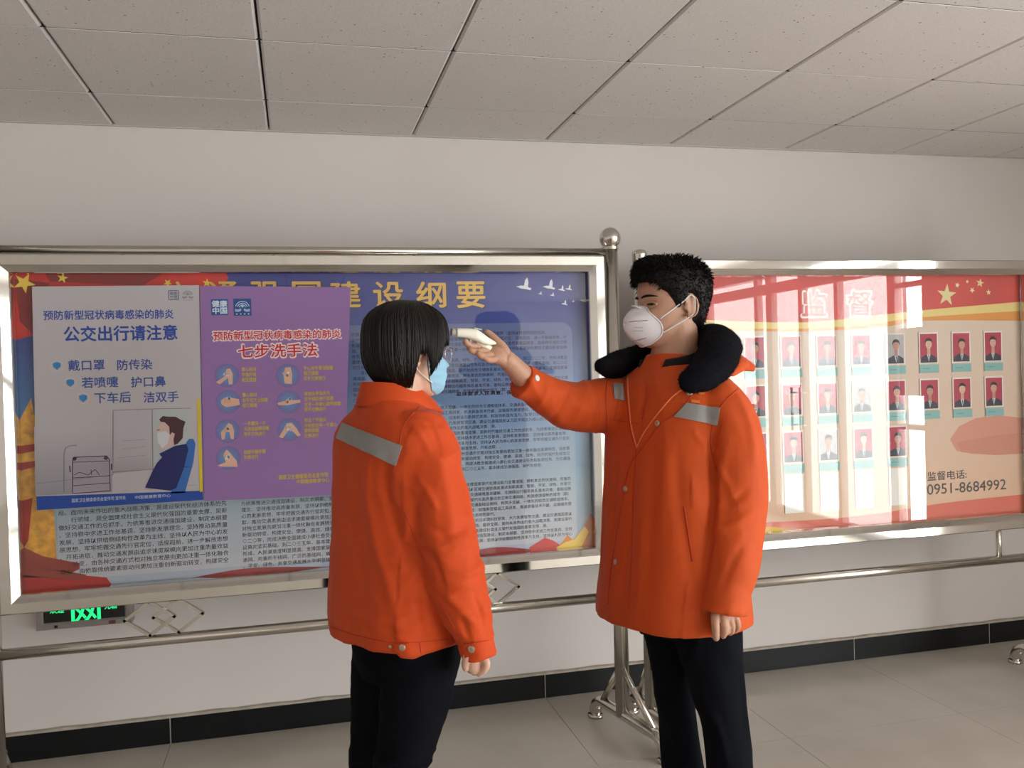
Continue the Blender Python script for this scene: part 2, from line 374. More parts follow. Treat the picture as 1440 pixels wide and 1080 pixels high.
br = board(1.395, 3.30, 0.70, 1.91, 'stainless steel notice board with red portrait panel behind the man', 1.355, 3.335, 1.935, 1.935, 0.026, False, 0.563, None)
for x in (-0.94, 1.14):
    pass
def diamonds(root, xc, zc):
    mb = MB()
    for s in (-1, 1):
        cx = xc+s*0.047; h = 0.060; w = 0.083
        pts = [(cx-w, 3.3+s*0.004, zc), (cx, 3.3+s*0.004, zc+h), (cx+w, 3.3+s*0.004, zc), (cx, 3.3+s*0.004, zc-h)]
        for i in range(4):
            a, b = Vector(pts[i]), Vector(pts[(i+1) % 4]); t = (b-a).normalized(); nrm = t.cross(Vector((0, 1, 0)))*0.0055
            a2, b2 = a-t*0.004, b+t*0.004; yy = Vector((0, 0.0055, 0))
            mb.add([a2-nrm-yy, a2+nrm-yy, a2+nrm+yy, a2-nrm+yy, b2-nrm-yy, b2+nrm-yy, b2+nrm+yy, b2-nrm+yy], [(0, 1, 2, 3), (7, 6, 5, 4), (0, 4, 5, 1), (1, 5, 6, 2), (2, 6, 7, 3), (3, 7, 4, 0)])
    mb.build('linked_diamonds', M['steel'], root)
diamonds(bl, -0.483, 0.643); diamonds(bl, 0.685, 0.637)
MB().tube([(3.05, 3.3, 0.57), (3.05, 3.3, 0.71)], 0.012, 12).build('spacer', M['steel'], br, smooth=True)
MB().tube([(1.60, 3.3, 0.57), (1.60, 3.3, 0.71)], 0.012, 12).build('spacer', M['steel'], br, smooth=True)
# ------------------------------------------------------------------ printed panel of the left board
YP = 3.350
V_ = lambda *a: Vector(a)
def grad(name, stops, z0, z1, rough=0.5):
    m = mat(name, (1, 1, 1), rough); nt = m.node_tree; b = nt.nodes['Principled BSDF']
    g = nt.nodes.new('ShaderNodeNewGeometry'); s = nt.nodes.new('ShaderNodeSeparateXYZ'); nt.links.new(g.outputs['Position'], s.inputs[0])
    r = nt.nodes.new('ShaderNodeMapRange'); r.inputs[1].default_value = z0; r.inputs[2].default_value = z1; nt.links.new(s.outputs[2], r.inputs[0])
    c = nt.nodes.new('ShaderNodeValToRGB'); el = c.color_ramp.elements
    while len(el) < len(stops): el.new(0.5)
    for e, (p, col) in zip(el, stops): e.position = p; e.color = (*srgb(*col), 1)
    nt.links.new(r.outputs[0], c.inputs[0]); nt.links.new(c.outputs[0], b.inputs['Base Color']); return m
def px(pts, Y):                       # pixel outline -> (x, z) on the plane Y
    out = []
    for u, v in pts:
        p = at(u, v, Y); out.append((p.x, p.z))
    return out
APART = ('column_band', 'small_star', 'white_dove', 'flag_small_star', 'white_dove')
CLIP = {}
def clip(poly, r):
    for ax, lim, sg in ((0, r[0], 1), (0, r[1], -1), (1, r[2], 1), (1, r[3], -1)):
        out = []
        for a, b in zip(poly, poly[1:]+poly[:1]):
            ia, ib = sg*(a[ax]-lim) >= 0, sg*(b[ax]-lim) >= 0
            if ia: out.append(a)
            if ia != ib: t = (lim-a[ax])/(b[ax]-a[ax]); out.append((a[0]+(b[0]-a[0])*t, a[1]+(b[1]-a[1])*t))
        poly = out
        if not poly: return []
    return poly
def flat(name, shapes, y, m, parent):
    if name in APART:
        for s in shapes: o = MB().poly(s, y).build(name, m, parent, tri=True)
        return o
    mb = MB()
    for s in shapes:
        s = clip(s, CLIP.get(parent.name)) if parent.name in CLIP else s
        if len(s) > 2: mb.poly(s, y)
    return mb.build(name, m, parent, tri=True)
def star(cx, cz, r, rot=0.0, k=0.4):
    return [(cx+(r if i % 2 == 0 else r*k)*math.sin(rot+PI*i/5), cz+(r if i % 2 == 0 else r*k)*math.cos(rot+PI*i/5)) for i in range(10)]
def disc(cx, cz, r, n=28, rz=None): rz = rz or r; return [(cx+r*math.cos(2*PI*i/n), cz+rz*math.sin(2*PI*i/n)) for i in range(n)]
def rrect(x0, x1, z0, z1, r, n=6):
    out = []
    for cx, cz, a0 in ((x1-r, z1-r, 0), (x0+r, z1-r, PI/2), (x0+r, z0+r, PI), (x1-r, z0+r, 1.5*PI)):
        for i in range(n+1): a = a0+PI/2*i/n; out.append((cx+r*math.cos(a), cz+r*math.sin(a)))
    return out
def arc(cx, cz, r, a0, a1, w, n=16):
    o = [(cx+(r+w/2)*math.cos(a0+(a1-a0)*i/n), cz+(r+w/2)*math.sin(a0+(a1-a0)*i/n)) for i in range(n+1)]
    q = [(cx+(r-w/2)*math.cos(a0+(a1-a0)*i/n), cz+(r-w/2)*math.sin(a0+(a1-a0)*i/n)) for i in range(n+1)]
    return o+q[::-1]
def stroke(pts, w):
    """thin polyline as a list of quads"""
    out = []
    for a, b in zip(pts, pts[1:]):
        a = Vector((a[0], 0, a[1])); b = Vector((b[0], 0, b[1])); t = (b-a).normalized(); n = Vector((-t.z, 0, t.x))*w/2
        out.append([((a+n).x, (a+n).z), ((b+n).x, (b+n).z), ((b-n).x, (b-n).z), ((a-n).x, (a-n).z)])
    return out
def catmull(pts, n=6):
    out = []
    for i in range(len(pts)-1):
        p0 = pts[max(i-1, 0)]; p1 = pts[i]; p2 = pts[i+1]; p3 = pts[min(i+2, len(pts)-1)]
        for k in range(n):
            t = k/n
            out.append(tuple(0.5*((2*b)+(-a+c)*t+(2*a-5*b+4*c-d)*t*t+(-a+3*b-3*c+d)*t**3) for a, b, c, d in zip(p0, p1, p2, p3)))
    out.append(pts[-1]); return out
XA, XB, ZA, ZB = -0.942, 1.142, 0.758, 1.868
pl = empty('poster_panel'); pl.parent = bl; pl.location = V_(0.1, YP, ZA)-bl.location; pl['label'] = 'blue printed policy poster with gold title and dense text'
CLIP[pl.name] = (XA, XB, ZA, ZB)
flat('background', [[(XA, ZA), (XB, ZA), (XB, ZB), (XA, ZB)]], YP, grad('blue_sky_print', [(0.0, (180, 190, 206)), (0.25, (140, 178, 204)), (0.55, (60, 122, 180)), (0.8, (40, 62, 140)), (1.0, (34, 46, 140))], ZA, ZB), pl)
blk = ink(18, 22, 40); gold = ink(226, 182, 84)
flat('red_flag', [px([(10, 372), (305, 372), (322, 390), (300, 420), (180, 440), (80, 462), (10, 482)], YP)], YP-0.0004, mat('red_print', srgb(206, 36, 30), 0.5, noise_amt=0.35, noise_scale=7), pl)
flat('flag_fold', [px([(20, 392), (70, 398), (46, 470), (28, 452)], YP), px([(60, 380), (230, 384), (200, 402), (70, 396)], YP)], YP-0.0007, ink(138, 26, 26), pl)
flat('gold_star', [[(q[0], q[1]) for q in star(*px([(34, 398)], YP)[0], 0.037, 0.5)]], YP-0.001, ink(240, 206, 74), pl)
flat('small_star', [star(*px([(88, 391)], YP)[0], 0.019, 0.2), star(*px([(236, 398)], YP)[0], 0.016, 0.6), star(*px([(291, 398)], YP)[0], 0.017, 0.1)], YP-0.001, ink(240, 206, 74), pl)
# text panel
flat('text_panel', [rrect(-0.83, 1.078, 0.792, 1.668, 0.045)], YP-0.0008, grad('text_panel_print', [(0.0, (200, 200, 208)), (0.3, (160, 180, 196)), (0.6, (104, 142, 182)), (0.85, (92, 112, 160)), (1.0, (84, 98, 150))], ZA, 1.66), pl)
# palace tower and gilded column on the left edge, flames at the lower right
flat('gilded_column', [px([(18, 640), (28, 590), (44, 560), (52, 600), (52, 700), (76, 712), (80, 790), (30, 800), (18, 700)], YP)], YP-0.0012, mat('gold_print', srgb(226, 164, 60), 0.5, noise_amt=0.35, noise_scale=38), pl)
flat('column_band', [px([(20, 628), (50, 624), (50, 634), (20, 640)], YP), px([(20, 652), (50, 648), (50, 656), (22, 664)], YP), px([(24, 706), (46, 700), (40, 760), (30, 776)], YP)], YP-0.0014, ink(168, 34, 24), pl)
flat('palace_roof', [px([(18, 762), (60, 782), (112, 792), (112, 800), (100, 806), (20, 792)], YP), px([(18, 792), (110, 806), (122, 808), (118, 816), (60, 812), (18, 806)], YP)], YP-0.0016, ink(150, 58, 48), pl)
flat('palace_wall', [px([(18, 796), (100, 806), (100, 812), (18, 812)], YP), px([(18, 800), (150, 812), (160, 826), (120, 832), (18, 850)], YP)], YP-0.0013, ink(182, 34, 34), pl)
wv = catmull([(118, 836), (190, 832), (250, 817), (340, 800), (420, 797), (500, 797), (600, 791), (690, 770), (760, 773), (800, 770), (850, 768)], 5)
flat('red_ribbon', [px(wv+[(850, 800), (118, 860)], YP)], YP-0.0010, mat('ribbon_print', srgb(160, 62, 60), 0.5, noise_amt=0.3, noise_scale=6), pl)
flat('flame', [px([(762, 772), (772, 762), (786, 768), (798, 752), (806, 760), (820, 742), (830, 722), (842, 738), (842, 776), (762, 780)], YP)], YP-0.0012, ink(224, 130, 60), pl)
flat('flame_core', [px([(782, 770), (796, 762), (808, 758), (822, 740), (828, 748), (818, 768), (790, 774)], YP)], YP-0.0014, ink(240, 202, 84), pl)
flat('red_petal', [px([(744, 770), (766, 756), (778, 760), (790, 768), (780, 776), (748, 778)], YP)], YP-0.0013, ink(206, 48, 48), pl)
def dove(cx, cz, s, f=1):
    o = [(-1.0, 0.0), (-0.45, 0.12), (-0.1, 0.1), (0.05, 0.7), (0.3, 1.0), (0.42, 0.5), (0.35, -0.05), (0.75, -0.2), (0.6, -0.42), (0.2, -0.3), (-0.4, -0.22)]
    return [(cx+f*a*s, cz+b*s) for a, b in o]
flat('white_dove', [dove(*px([(u, v)], YP)[0], s) for u, v, s in ((738, 403, 0.036), (773, 403, 0.030), (790, 407, 0.017), (800, 406, 0.017), (760, 413, 0.010), (777, 415, 0.011), (794, 427, 0.015), (806, 424, 0.007))]+[dove(*px([(823, 422)], YP)[0], 0.026, 1)], YP-0.001, ink(228, 230, 238), pl)
# gold title with a thin dark edge
ttl = '交通强国建设纲要'
for i, ch in enumerate(ttl):
    u0 = (232, 294, 353, 411, 464, 525, 585, 642)[i]; u1 = (270, 334, 391, 450, 506, 566, 626, 681)[i]
    a = at(u0, 396, YP); b = at(u1, 396, YP); z1 = at((u0+u1)/2, 396.5, YP).z; z0 = at((u0+u1)/2, 432.5, YP).z
    text('title_shadow', ch, a.x+0.003, b.x+0.004, z0-0.004, z1-0.003, YP-0.0011, ink(40, 34, 60), pl, 0.022)
    text('title_lettering', ch, a.x, b.x, z0, z1, YP-0.0015, gold, pl, 0.022)
PARA = ('建设交通强国是以习近平同志为核心的党中央立足国情、着眼全局、面向未来作出的重大战略决策，是建设现代化经济体系的先行领域，是全面建成社会主义现代化强国的重要支撑，是新时代做好交通工作的总抓手。为统筹推进交通强国建设，制定本纲要。'
 '坚持稳中求进工作总基调，坚持新发展理念，坚持推动高质量发展，坚持以供给侧结构性改革为主线，坚持以人民为中心的发展思想，牢牢把握交通先行官定位，适度超前，进一步解放思想、开拓进取，推动交通发展由追求速度规模向更加注重质量效益转变，由各种交通方式相对独立发展向更加注重一体化融合发展转变，由依靠传统要素驱动向更加注重创新驱动转变，构建安全、便捷、高效、绿色、经济的现代化综合交通体系。'
 '到二〇二〇年，完成决胜全面建成小康社会交通建设任务和各项任务，为交通强国建设奠定坚实基础。到二〇三五年，基本建成交通强国。现代化综合交通体系基本形成，人民满意度明显提高，支撑国家现代化建设能力显著增强；拥有发达的快速网、完善的干线网、广泛的基础网，城乡区域交通协调发展达到新高度；智能、平安、绿色、共享交通发展水平明显提高，城市交通拥堵基本缓解，无障碍出行服务体系基本完善。'
 '基础设施布局完善、立体互联。建设现代化高质量综合立体交通网络，构建便捷顺畅的城市（群）交通网，形成广覆盖的农村交通基础设施网，构筑多层级、一体化的综合交通枢纽体系。交通装备先进适用、完备可控。加强新型载运工具研发，推进装备技术升级。运输服务便捷舒适、经济高效。打造绿色高效的现代物流系统，加速新业态新模式发展。科技创新富有活力、智慧引领。强化前沿关键科技研发，大力发展智慧交通。')
def paragraph_block(name, x0, x1, ztop, dz, nl, start, m, first=None, off=0.012, size=0.62, skip=()):
    n = int((x1-x0)/(dz*0.75)); pos = start; cols = []
    rows = []
    for i in range(nl):
        if i in skip: rows.append(None); continue
        k = n
        s = ''.join(PARA[(pos+j) % len(PARA)] for j in range(k)); pos += k
        if random.random() < 0.16: s = '　　'+s[:-2]
        elif random.random() < 0.16: s = s[:int(n*random.uniform(0.4, 0.9))]+'。'
        rows.append(s)
    cu = bpy.data.curves.new(name, 'FONT'); cu.size = 1.0; cu.resolution_u = 1; cu.space_line = 1.32
    cu.body = '\n'.join(r if r else ' ' for r in rows)
    to = bpy.data.objects.new(name, cu); COL.objects.link(to); bpy.context.view_layer.update()
    me = bpy.data.meshes.new_from_object(to.evaluated_get(bpy.context.evaluated_depsgraph_get()))
    bpy.data.objects.remove(to)
    xs = [v.co.x for v in me.vertices]; w = max(xs)-min(xs)
    full = max(len(r) for r in rows if r); sx = (x1-x0)/w
    # line pitch of the face is measured from its own extent
    zs = [v.co.y for v in me.vertices]; pitch = (max(zs)-min(zs)-0.85)/(nl-1)
    sz = dz/pitch; top = max(zs)
    for v in me.vertices: v.co = Vector((x0+(v.co.x-min(xs))*sx, YP-0.0016, ztop-(top-v.co.y)*sz))
    me.materials.clear(); o = link(name, me, m, pl); o['kind'] = 'stuff'; return o
paragraph_block('body_text', -0.825, -0.262, 1.062, 0.0262, 10, 0, blk)
paragraph_block('body_text', -0.212, 0.40, 1.052, 0.0232, 12, 60, blk)
paragraph_block('body_text', 0.205, 0.44, 1.640, 0.0208, 28, 240, blk)
paragraph_block('body_text', 0.46, 1.055, 1.636, 0.0203, 41, 120, blk, skip=(4, 12, 13, 27, 28))
text('heading_text', '总体要求人民满意、保障有力、世界前列', 0.60, 1.00, 1.387, 1.403, YP-0.0016, ink(8, 10, 40), pl, 0.03)

# ------------------------------------------------------------------ two paper posters stuck on the glass
YQ = 3.3195
def sheet(name, pts, label, m, cat='poster'):
    root = empty(name, (pts[0][0], YQ, pts[0][1]), label, cat)
    mb = MB(); n = len(pts)
    f = [Vector((p[0], YQ, p[1])) for p in pts]; k = [Vector((p[0], YQ+0.0012, p[1])) for p in pts]
    mb.add(f+k, [tuple(range(n)), tuple(reversed(range(n, 2*n)))]+[(i, n+i, n+(i+1) % n, (i+1) % n) for i in range(n)])
    link('paper_sheet', mesh('paper_sheet', mb.v, mb.f), m, root); return root
def bm_fix(o):
    bm = bmesh.new(); bm.from_mesh(o.data); bmesh.ops.recalc_face_normals(bm, faces=bm.faces[:]); bm.to_mesh(o.data); bm.free()
pw = sheet('paper_poster', px([(45, 403), (280, 401), (286, 703.5), (52, 718)], YQ), 'white paper poster in blue lettering with a passenger wearing a mask, stuck on the glass', mat('white_paper', srgb(186, 181, 186), 0.6))
y1 = YQ-0.0004; y2 = YQ-0.0008; y3 = YQ-0.0012; y4 = YQ-0.0016
navy = ink(42, 74, 156)
def tline(s, u0, u1, va, vb, parent, m, y=y1, off=0.02, Yp=YQ, **k):
    a = at(u0, (va+vb)/2, Yp); b = at(u1, (va+vb)/2, Yp); um = (u0+u1)/2
    return text('lettering', s, a.x, b.x, at(um, vb, Yp).z, at(um, va, Yp).z, y, m, parent, off, **k)
tline('预防新型冠状病毒感染的肺炎', 61, 244, 436, 449, pw, navy)
tline('公交出行请注意', 90, 249, 458, 479, pw, navy, off=0.03)
for s1, s2, u0, v0 in (('戴口罩', '防传染', 96, 506), ('若喷嚏', '护口鼻', 115, 530), ('下车后', '洁双手', 133, 551.5)):
    tline(s1, u0, u0+51, v0, v0+15, pw, ink(58, 84, 150), off=0.02); tline(s2, u0+69, u0+118, v0-0.6, v0+14, pw, ink(58, 84, 150), off=0.02)
    c = px([(u0-16, v0+8.5)], YQ)[0]
    flat('bullet_ring', [arc(c[0], c[1], 0.019, 0, 2*PI, 0.0016, 24)], y1, ink(214, 190, 186), pw)
    sh = [(c[0]-0.0125, c[1]+0.009), (c[0], c[1]+0.013), (c[0]+0.0125, c[1]+0.009), (c[0]+0.012, c[1]-0.003), (c[0], c[1]-0.014), (c[0]-0.012, c[1]-0.003)]
    flat('bullet_shield', [sh], y2, ink(54, 128, 190), pw)
def emblem(parent, u, v, w, fg, bgc=None, chars=True):
    c = px([(u, v)], YQ)[0]
    a = []
    if bgc: flat('emblem_ground', [[(c[0]-w, c[1]-w), (c[0]+w, c[1]-w), (c[0]+w, c[1]+w), (c[0]-w, c[1]+w)]], y1, bgc, parent)
    for r in (0.78, 0.56, 0.36): a.append(arc(c[0], c[1]-0.1*w, r*w, 0.25, PI-0.25, 0.09*w, 14))
    a.append(disc(c[0], c[1]+0.1*w, 0.14*w, 12))
    for s in (-1, 1):
        for k in range(3): a += stroke([(c[0]+s*0.15*w, c[1]-(0.18+0.1*k)*w), (c[0]+s*0.5*w, c[1]-(0.32+0.1*k)*w), (c[0]+s*0.85*w, c[1]-(0.22+0.12*k)*w)], 0.07*w)
    for k in (-0.66, -0.22, 0.22, 0.66): a.append(disc(c[0]+k*w, c[1]-0.8*w, 0.09*w, 6))
    flat('emblem', a, y2, fg, parent)
emblem(pw, 264, 415, 0.022, ink(120, 124, 140))
c = px([(244, 415)], YQ)[0]
flat('logo_box', stroke([(c[0]-0.016, c[1]-0.016), (c[0]+0.016, c[1]-0.016), (c[0]+0.016, c[1]+0.016), (c[0]-0.016, c[1]+0.016), (c[0]-0.016, c[1]-0.016)], 0.003), y1, ink(96, 104, 130), pw)
text('lettering', '健康\n中国', c[0]-0.012, c[0]+0.012, c[1]-0.012, c[1]+0.012, y1, ink(96, 104, 130), pw, 0.02, line=1.0)
# street scene, window, passenger on a seat
flat('street_haze', [px([(48, 600), (158, 596), (158, 692), (50, 697)], YQ)], y1, grad('haze_print', [(0.0, (150, 146, 158)), (0.55, (170, 165, 172)), (1.0, (186, 181, 186))], 1.09, 1.32), pw)
flat('window_view', [px([(160, 577), (213, 575), (213, 660), (160, 666)], YQ)], y1, grad('window_print', [(0.0, (150, 146, 152)), (0.5, (178, 173, 178)), (1.0, (182, 178, 184))], 1.13, 1.32), pw)
flat('pale_window', [px([(216, 575), (268, 574), (268, 660), (216, 662)], YQ)], y1, ink(178, 184, 186), pw)
ls = []
def pls(pts, w=0.0022): ls.extend(stroke(px(pts, YQ), w))
pls([(159, 668), (159, 577), (213, 575), (268, 574)]); pls([(214, 576), (215, 662)]); pls([(158, 664), (268, 656)]); pls([(90, 692), (90, 640), (92, 630), (98, 627), (108, 626)], 0.003)
pls([(50, 680), (158, 668)], 0.0015); pls([(172, 620), (205, 618)], 0.001); pls([(170, 632), (205, 628)], 0.001); pls([(165, 644), (205, 640)], 0.001); pls([(262, 683), (278, 682)], 0.001)
flat('scene_lines', ls, y2, ink(128, 122, 132), pw)
flat('bus_body', [px([(102, 645), (106, 642), (150, 641), (154, 646), (155, 690), (101, 694)], YQ)], y2, ink(160, 152, 164), pw)
ls = []
pls([(102, 693), (102, 648), (105, 643), (150, 641), (154, 646), (155, 690), (102, 694)], 0.003); pls([(103, 672), (155, 669)]); pls([(103, 683), (155, 679)]); pls([(103, 650), (153, 648)]); pls([(104, 668), (112, 664), (124, 668), (134, 660), (140, 668)]); pls([(98, 655), (99, 664)], 0.004); pls([(157, 652), (157, 661)], 0.004); pls([(128, 660), (129, 668)])
flat('bus_lines', ls+[disc(*px([(105, 645)], YQ)[0], 0.007, 10), disc(*px([(149, 644)], YQ)[0], 0.007, 10)], y3, ink(86, 76, 92), pw)
flat('seat_back', [px([(240, 694), (262, 622), (266, 617), (272, 617), (275, 624), (272, 650), (260, 693)], YQ)], y2, ink(52, 106, 180), pw)
flat('passenger_skin', [px([(225, 592), (240, 592), (246, 610), (248, 624), (236, 630), (228, 632), (222, 622), (221, 606), (224, 600)], YQ)], y2, ink(208, 178, 172), pw)
flat('passenger_mask', [px([(221, 609), (233, 606), (239, 612), (236, 624), (228, 630), (222, 622)], YQ)], y3, ink(206, 208, 216), pw)
flat('passenger_hair', [px([(224, 590), (229, 585), (238, 586), (247, 586), (254, 590), (261, 593), (258, 602), (257, 616), (250, 624), (245, 626), (244, 618), (246, 610), (242, 608), (239, 612), (238, 600), (232, 594), (226, 593)], YQ)], y4, ink(74, 42, 50), pw)
flat('passenger_jacket', [px([(224, 638), (236, 632), (246, 627), (262, 624), (265, 632), (258, 660), (248, 686), (240, 690), (204, 686), (214, 664), (220, 652), (228, 643)], YQ)], y4, ink(26, 32, 96), pw)
ls = []; pls([(221, 605), (225, 604)], 0.0025); flat('eye_line', ls, y4, ink(60, 40, 50), pw)
flat('footer_band', [px([(51, 698), (285, 690), (286, 703), (52, 717.5)], YQ)], y2, ink(30, 72, 160), pw)
tline('国家卫生健康委员会宣传司 宣传处', 101, 177, 699, 704.5, pw, ink(190, 198, 220), y=y3, off=0.01); tline('中国健康教育中心', 190, 240, 695.5, 700.5, pw, ink(190, 198, 220), y=y3, off=0.01)
flat('yellow_edge', [px([(277, 562), (281, 561), (285.5, 691), (281, 692)], YQ)], y3, ink(218, 190, 30), pw)

pp = sheet('paper_poster', px([(281, 402), (493, 404), (484, 695.5), (287, 704.5)], YQ-0.002), 'purple paper poster on washing hands with red title and seven hand pictures', mat('purple_paper', srgb(146, 110, 166), 0.6))
pp.children[0].location.y -= 0.0022
def sh_(y): return y-0.0024
q1, q2, q3, q4 = (sh_(v) for v in (y1, y2, y3, y4))
for m_, off, yy in ((ink(236, 214, 216), 0.085, q1), (ink(196, 36, 44), 0.02, q2)):
    d = 0.9 if off > 0.05 else 0
    tline('预防新型冠状病毒感染的肺炎', 300-d, 479+d, 465-d, 477+d, pp, m_, y=yy, off=off)
    tline('七步洗手法', 335-d, 446+d, 484-d, 502+d, pp, m_, y=yy, off=off)
c = px([(309, 432)], YQ)[0]
flat('logo_ground', [[(c[0]-0.029, c[1]-0.029), (c[0]+0.029, c[1]-0.029), (c[0]+0.029, c[1]+0.029), (c[0]-0.029, c[1]+0.029)]], q1, ink(44, 86, 150), pp)
text('lettering', '健康\n中国', c[0]-0.026, c[0]+0.026, c[1]-0.024, c[1]+0.024, q2, ink(206, 220, 236), pp, 0.035, line=1.0)
_y = (y1, y2); y1, y2 = q1, q2
emblem(pp, 341, 432, 0.031, ink(178, 204, 226), ink(44, 78, 142)); y1, y2 = _y
hands = [(319, 528, 0), (405, 528, 1), (321, 565, 2), (406, 565, 3), (320, 606, 4), (407, 604, 5), (321, 644, 6)]
HS = [
 [[(-.9, -.55), (-.2, -.1), (0, .55), (.3, .6), (.5, .1), (.45, -.75), (.15, -.8), (.1, -.2), (-.6, -.75)]],
 [[(-.3, -.7), (-.38, .1), (-.5, .2), (-.3, .35), (-.22, .7), (.25, .72), (.35, .1), (.3, -.75)]],
 [[(-.6, .1), (-.3, .35), (.2, .35), (.9, .2), (.95, -.3), (.3, -.4), (-.2, -.45), (-.55, -.2)]],
 [[(-.95, -.05), (-.3, .1), (0, .35), (.3, .12), (1.0, .15), (1.0, -.1), (.3, -.2), (-.1, -.3), (-.9, -.25)]],
 [[(-.5, -.75), (-.55, -.1), (-.2, .3), (.1, .7), (.4, .5), (.55, .0), (.5, -.75), (.25, -.7), (.15, -.1), (-.15, -.1), (-.25, -.7)]],
 [[(-.9, -.6), (-.5, .0), (-.2, .55), (.2, .6), (.6, .1), (.95, -.55), (.7, -.65), (.25, -.15), (-.1, -.1), (-.6, -.75)]],
 [[(-.9, -.6), (-.2, -.35), (-.4, .3), (-.1, .75), (.2, .4), (.7, -.3), (.75, -.8), (.1, -.75), (-.6, -.72)]]]
def glow_mat():
    m = mat('blue_glow_print', (1, 1, 1), 0.6); nt = m.node_tree; b = nt.nodes['Principled BSDF']
    va = nt.nodes.new('ShaderNodeAttribute'); va.attribute_name = 'Col'; nt.links.new(va.outputs['Color'], b.inputs['Base Color']); return m
GM = glow_mat()
for u, v, k in hands:
    c = px([(u, v)], YQ)[0]; R_ = 0.043; vs = [Vector((c[0], q1, c[1]))]; n = 24; fs = []
    for i in range(n): a = 2*PI*i/n; vs.append(Vector((c[0]+R_*math.cos(a), q1, c[1]+R_*math.sin(a))))
    for i in range(n): fs.append((0, 1+i, 1+(i+1) % n))
    me = mesh('picture_glow', vs, [tuple(reversed(f)) for f in fs]); bm = bmesh.new(); bm.from_mesh(me); bmesh.ops.recalc_face_normals(bm, faces=bm.faces[:]); bm.to_mesh(me); bm.free()
    ca = me.color_attributes.new('Col', 'FLOAT_COLOR', 'POINT')
    for i in range(len(me.vertices)): ca.data[i].color = (*srgb(84, 156, 206), 1) if i == 0 else (*srgb(120, 104, 160), 1)
    link('picture_glow', me, GM, pp)
    flat('hand_picture', [[(c[0]+a*0.042, c[1]+b_*0.042) for a, b_ in h] for h in HS[k]], q2, ink(218, 172, 150), pp)
    ls2 = []
    for j in range(4): ls2 += stroke([(c[0]+(-0.010+0.006*j), c[1]+0.014), (c[0]+(-0.012+0.0065*j), c[1]-0.004)], 0.0012)
    flat('finger_lines', ls2, q3, ink(180, 120, 104), pp)
    flat('soap_foam', [disc(c[0]+random.uniform(-.008, .008), c[1]+random.uniform(-.002, .014), random.uniform(.003, .006), 8) for _ in range(5)], q4, ink(232, 232, 226), pp)
yel = ink(196, 170, 92)
caps = [(340, 519, ['掌心相对', '手指并拢', '相互揉搓']), (427, 517, ['手心对手背沿指缝', '相互揉搓', '双手交换进行']), (341, 555, ['掌心相对', '双手交叉沿指缝', '相互揉搓']),
        (428, 553, ['弯曲各手指关节', '双手相扣进行揉搓', '在另一手掌心旋转揉搓', '两手交换进行']), (343, 595, ['一手握另一手', '大拇指旋转揉搓', '双手交换进行']), (428, 590, ['将五个手指尖', '并拢放在另一手掌心', '旋转揉搓', '交换进行']), (343, 635, ['揉搓手腕手臂', '交换进行'])]
for u, v, rows in caps:
    for i, s in enumerate(rows): tline(s, u, u+len(s)*5.1, v+i*7.4-2.7, v+i*7.4+3.1, pp, yel, y=q2, off=0.035)
tline('国家卫生健康委员会宣传司', 392, 461, 666, 672.5, pp, yel, y=q2, off=0.035); tline('中国健康教育中心', 417, 463, 673, 679, pp, yel, y=q2, off=0.035)

# ------------------------------------------------------------------ red portrait panel of the right board
pr = empty('poster_panel'); pr.parent = br; pr.location = V_(2.3, YP, ZA)-br.location; pr['label'] = 'red and cream printed panel with star flag and telephone number'
RX0, RX1, RZ0, RZ1 = 1.452, 3.243, 0.758, 1.852
CLIP[pr.name] = (RX0, RX1, RZ0, RZ1)
flat('background', [[(RX0, RZ0), (RX1, RZ0), (RX1, RZ1), (RX0, RZ1)]], YP, grad('cream_print', [(0.0, (218, 178, 146)), (0.4, (214, 186, 164)), (1.0, (214, 200, 186))], RZ0, RZ1), pr)
def band(upper, lower, y, m, name): return flat(name, [px(catmull(upper, 6)+catmull(lower, 6)[::-1], YP)], y, m, pr)
redc = mat('crimson_print', srgb(204, 66, 60), 0.5, noise_amt=0.12, noise_scale=5)
e0 = [(960, 448), (1040, 452), (1135, 453), (1220, 445), (1300, 436), (1440, 424), (1470, 421)]
e1 = [(960, 460), (1040, 462), (1135, 462), (1220, 456), (1300, 446), (1440, 437), (1470, 436)]
e2 = [(960, 462), (1040, 465), (1135, 466), (1240, 460), (1300, 451), (1440, 451), (1470, 450)]
band([(960, 370), (1200, 372), (1470, 370)], e0, YP-0.0005, redc, 'red_field')
band(e0, e1, YP-0.0008, ink(228, 206, 130), 'yellow_band'); band(e1, e2, YP-0.0009, ink(222, 148, 66), 'orange_band')
b0 = [(1000, 738), (1070, 735), (1160, 730), (1235, 722), (1330, 707), (1440, 695), (1470, 691)]
b1 = [(1000, 746), (1070, 744), (1160, 742), (1235, 738), (1330, 727), (1440, 722), (1470, 720)]
b2 = [(1000, 775), (1070, 772), (1160, 765), (1235, 756), (1330, 742), (1440, 735), (1470, 731)]
band(b0, b1, YP-0.0006, ink(214, 106, 86), 'lower_red_band'); band(b1, b2, YP-0.0008, ink(226, 164, 96), 'lower_gold_band')
flat('corner_wedge', [px([(1000, 740), (1090, 741), (1150, 752), (1100, 762), (1000, 772)], YP)], YP-0.001, ink(230, 184, 40), pr)
flat('lantern_shape', [px([(1336, 618), (1348, 600), (1372, 588), (1405, 584), (1440, 588), (1470, 596), (1470, 640), (1440, 636), (1400, 640), (1366, 638), (1345, 634)], YP)], YP-0.0006, ink(206, 142, 122), pr)
flat('lantern_shade', [px([(1345, 622), (1400, 612), (1470, 606), (1470, 636), (1400, 640), (1352, 636)], YP)], YP-0.0009, ink(200, 134, 112), pr)
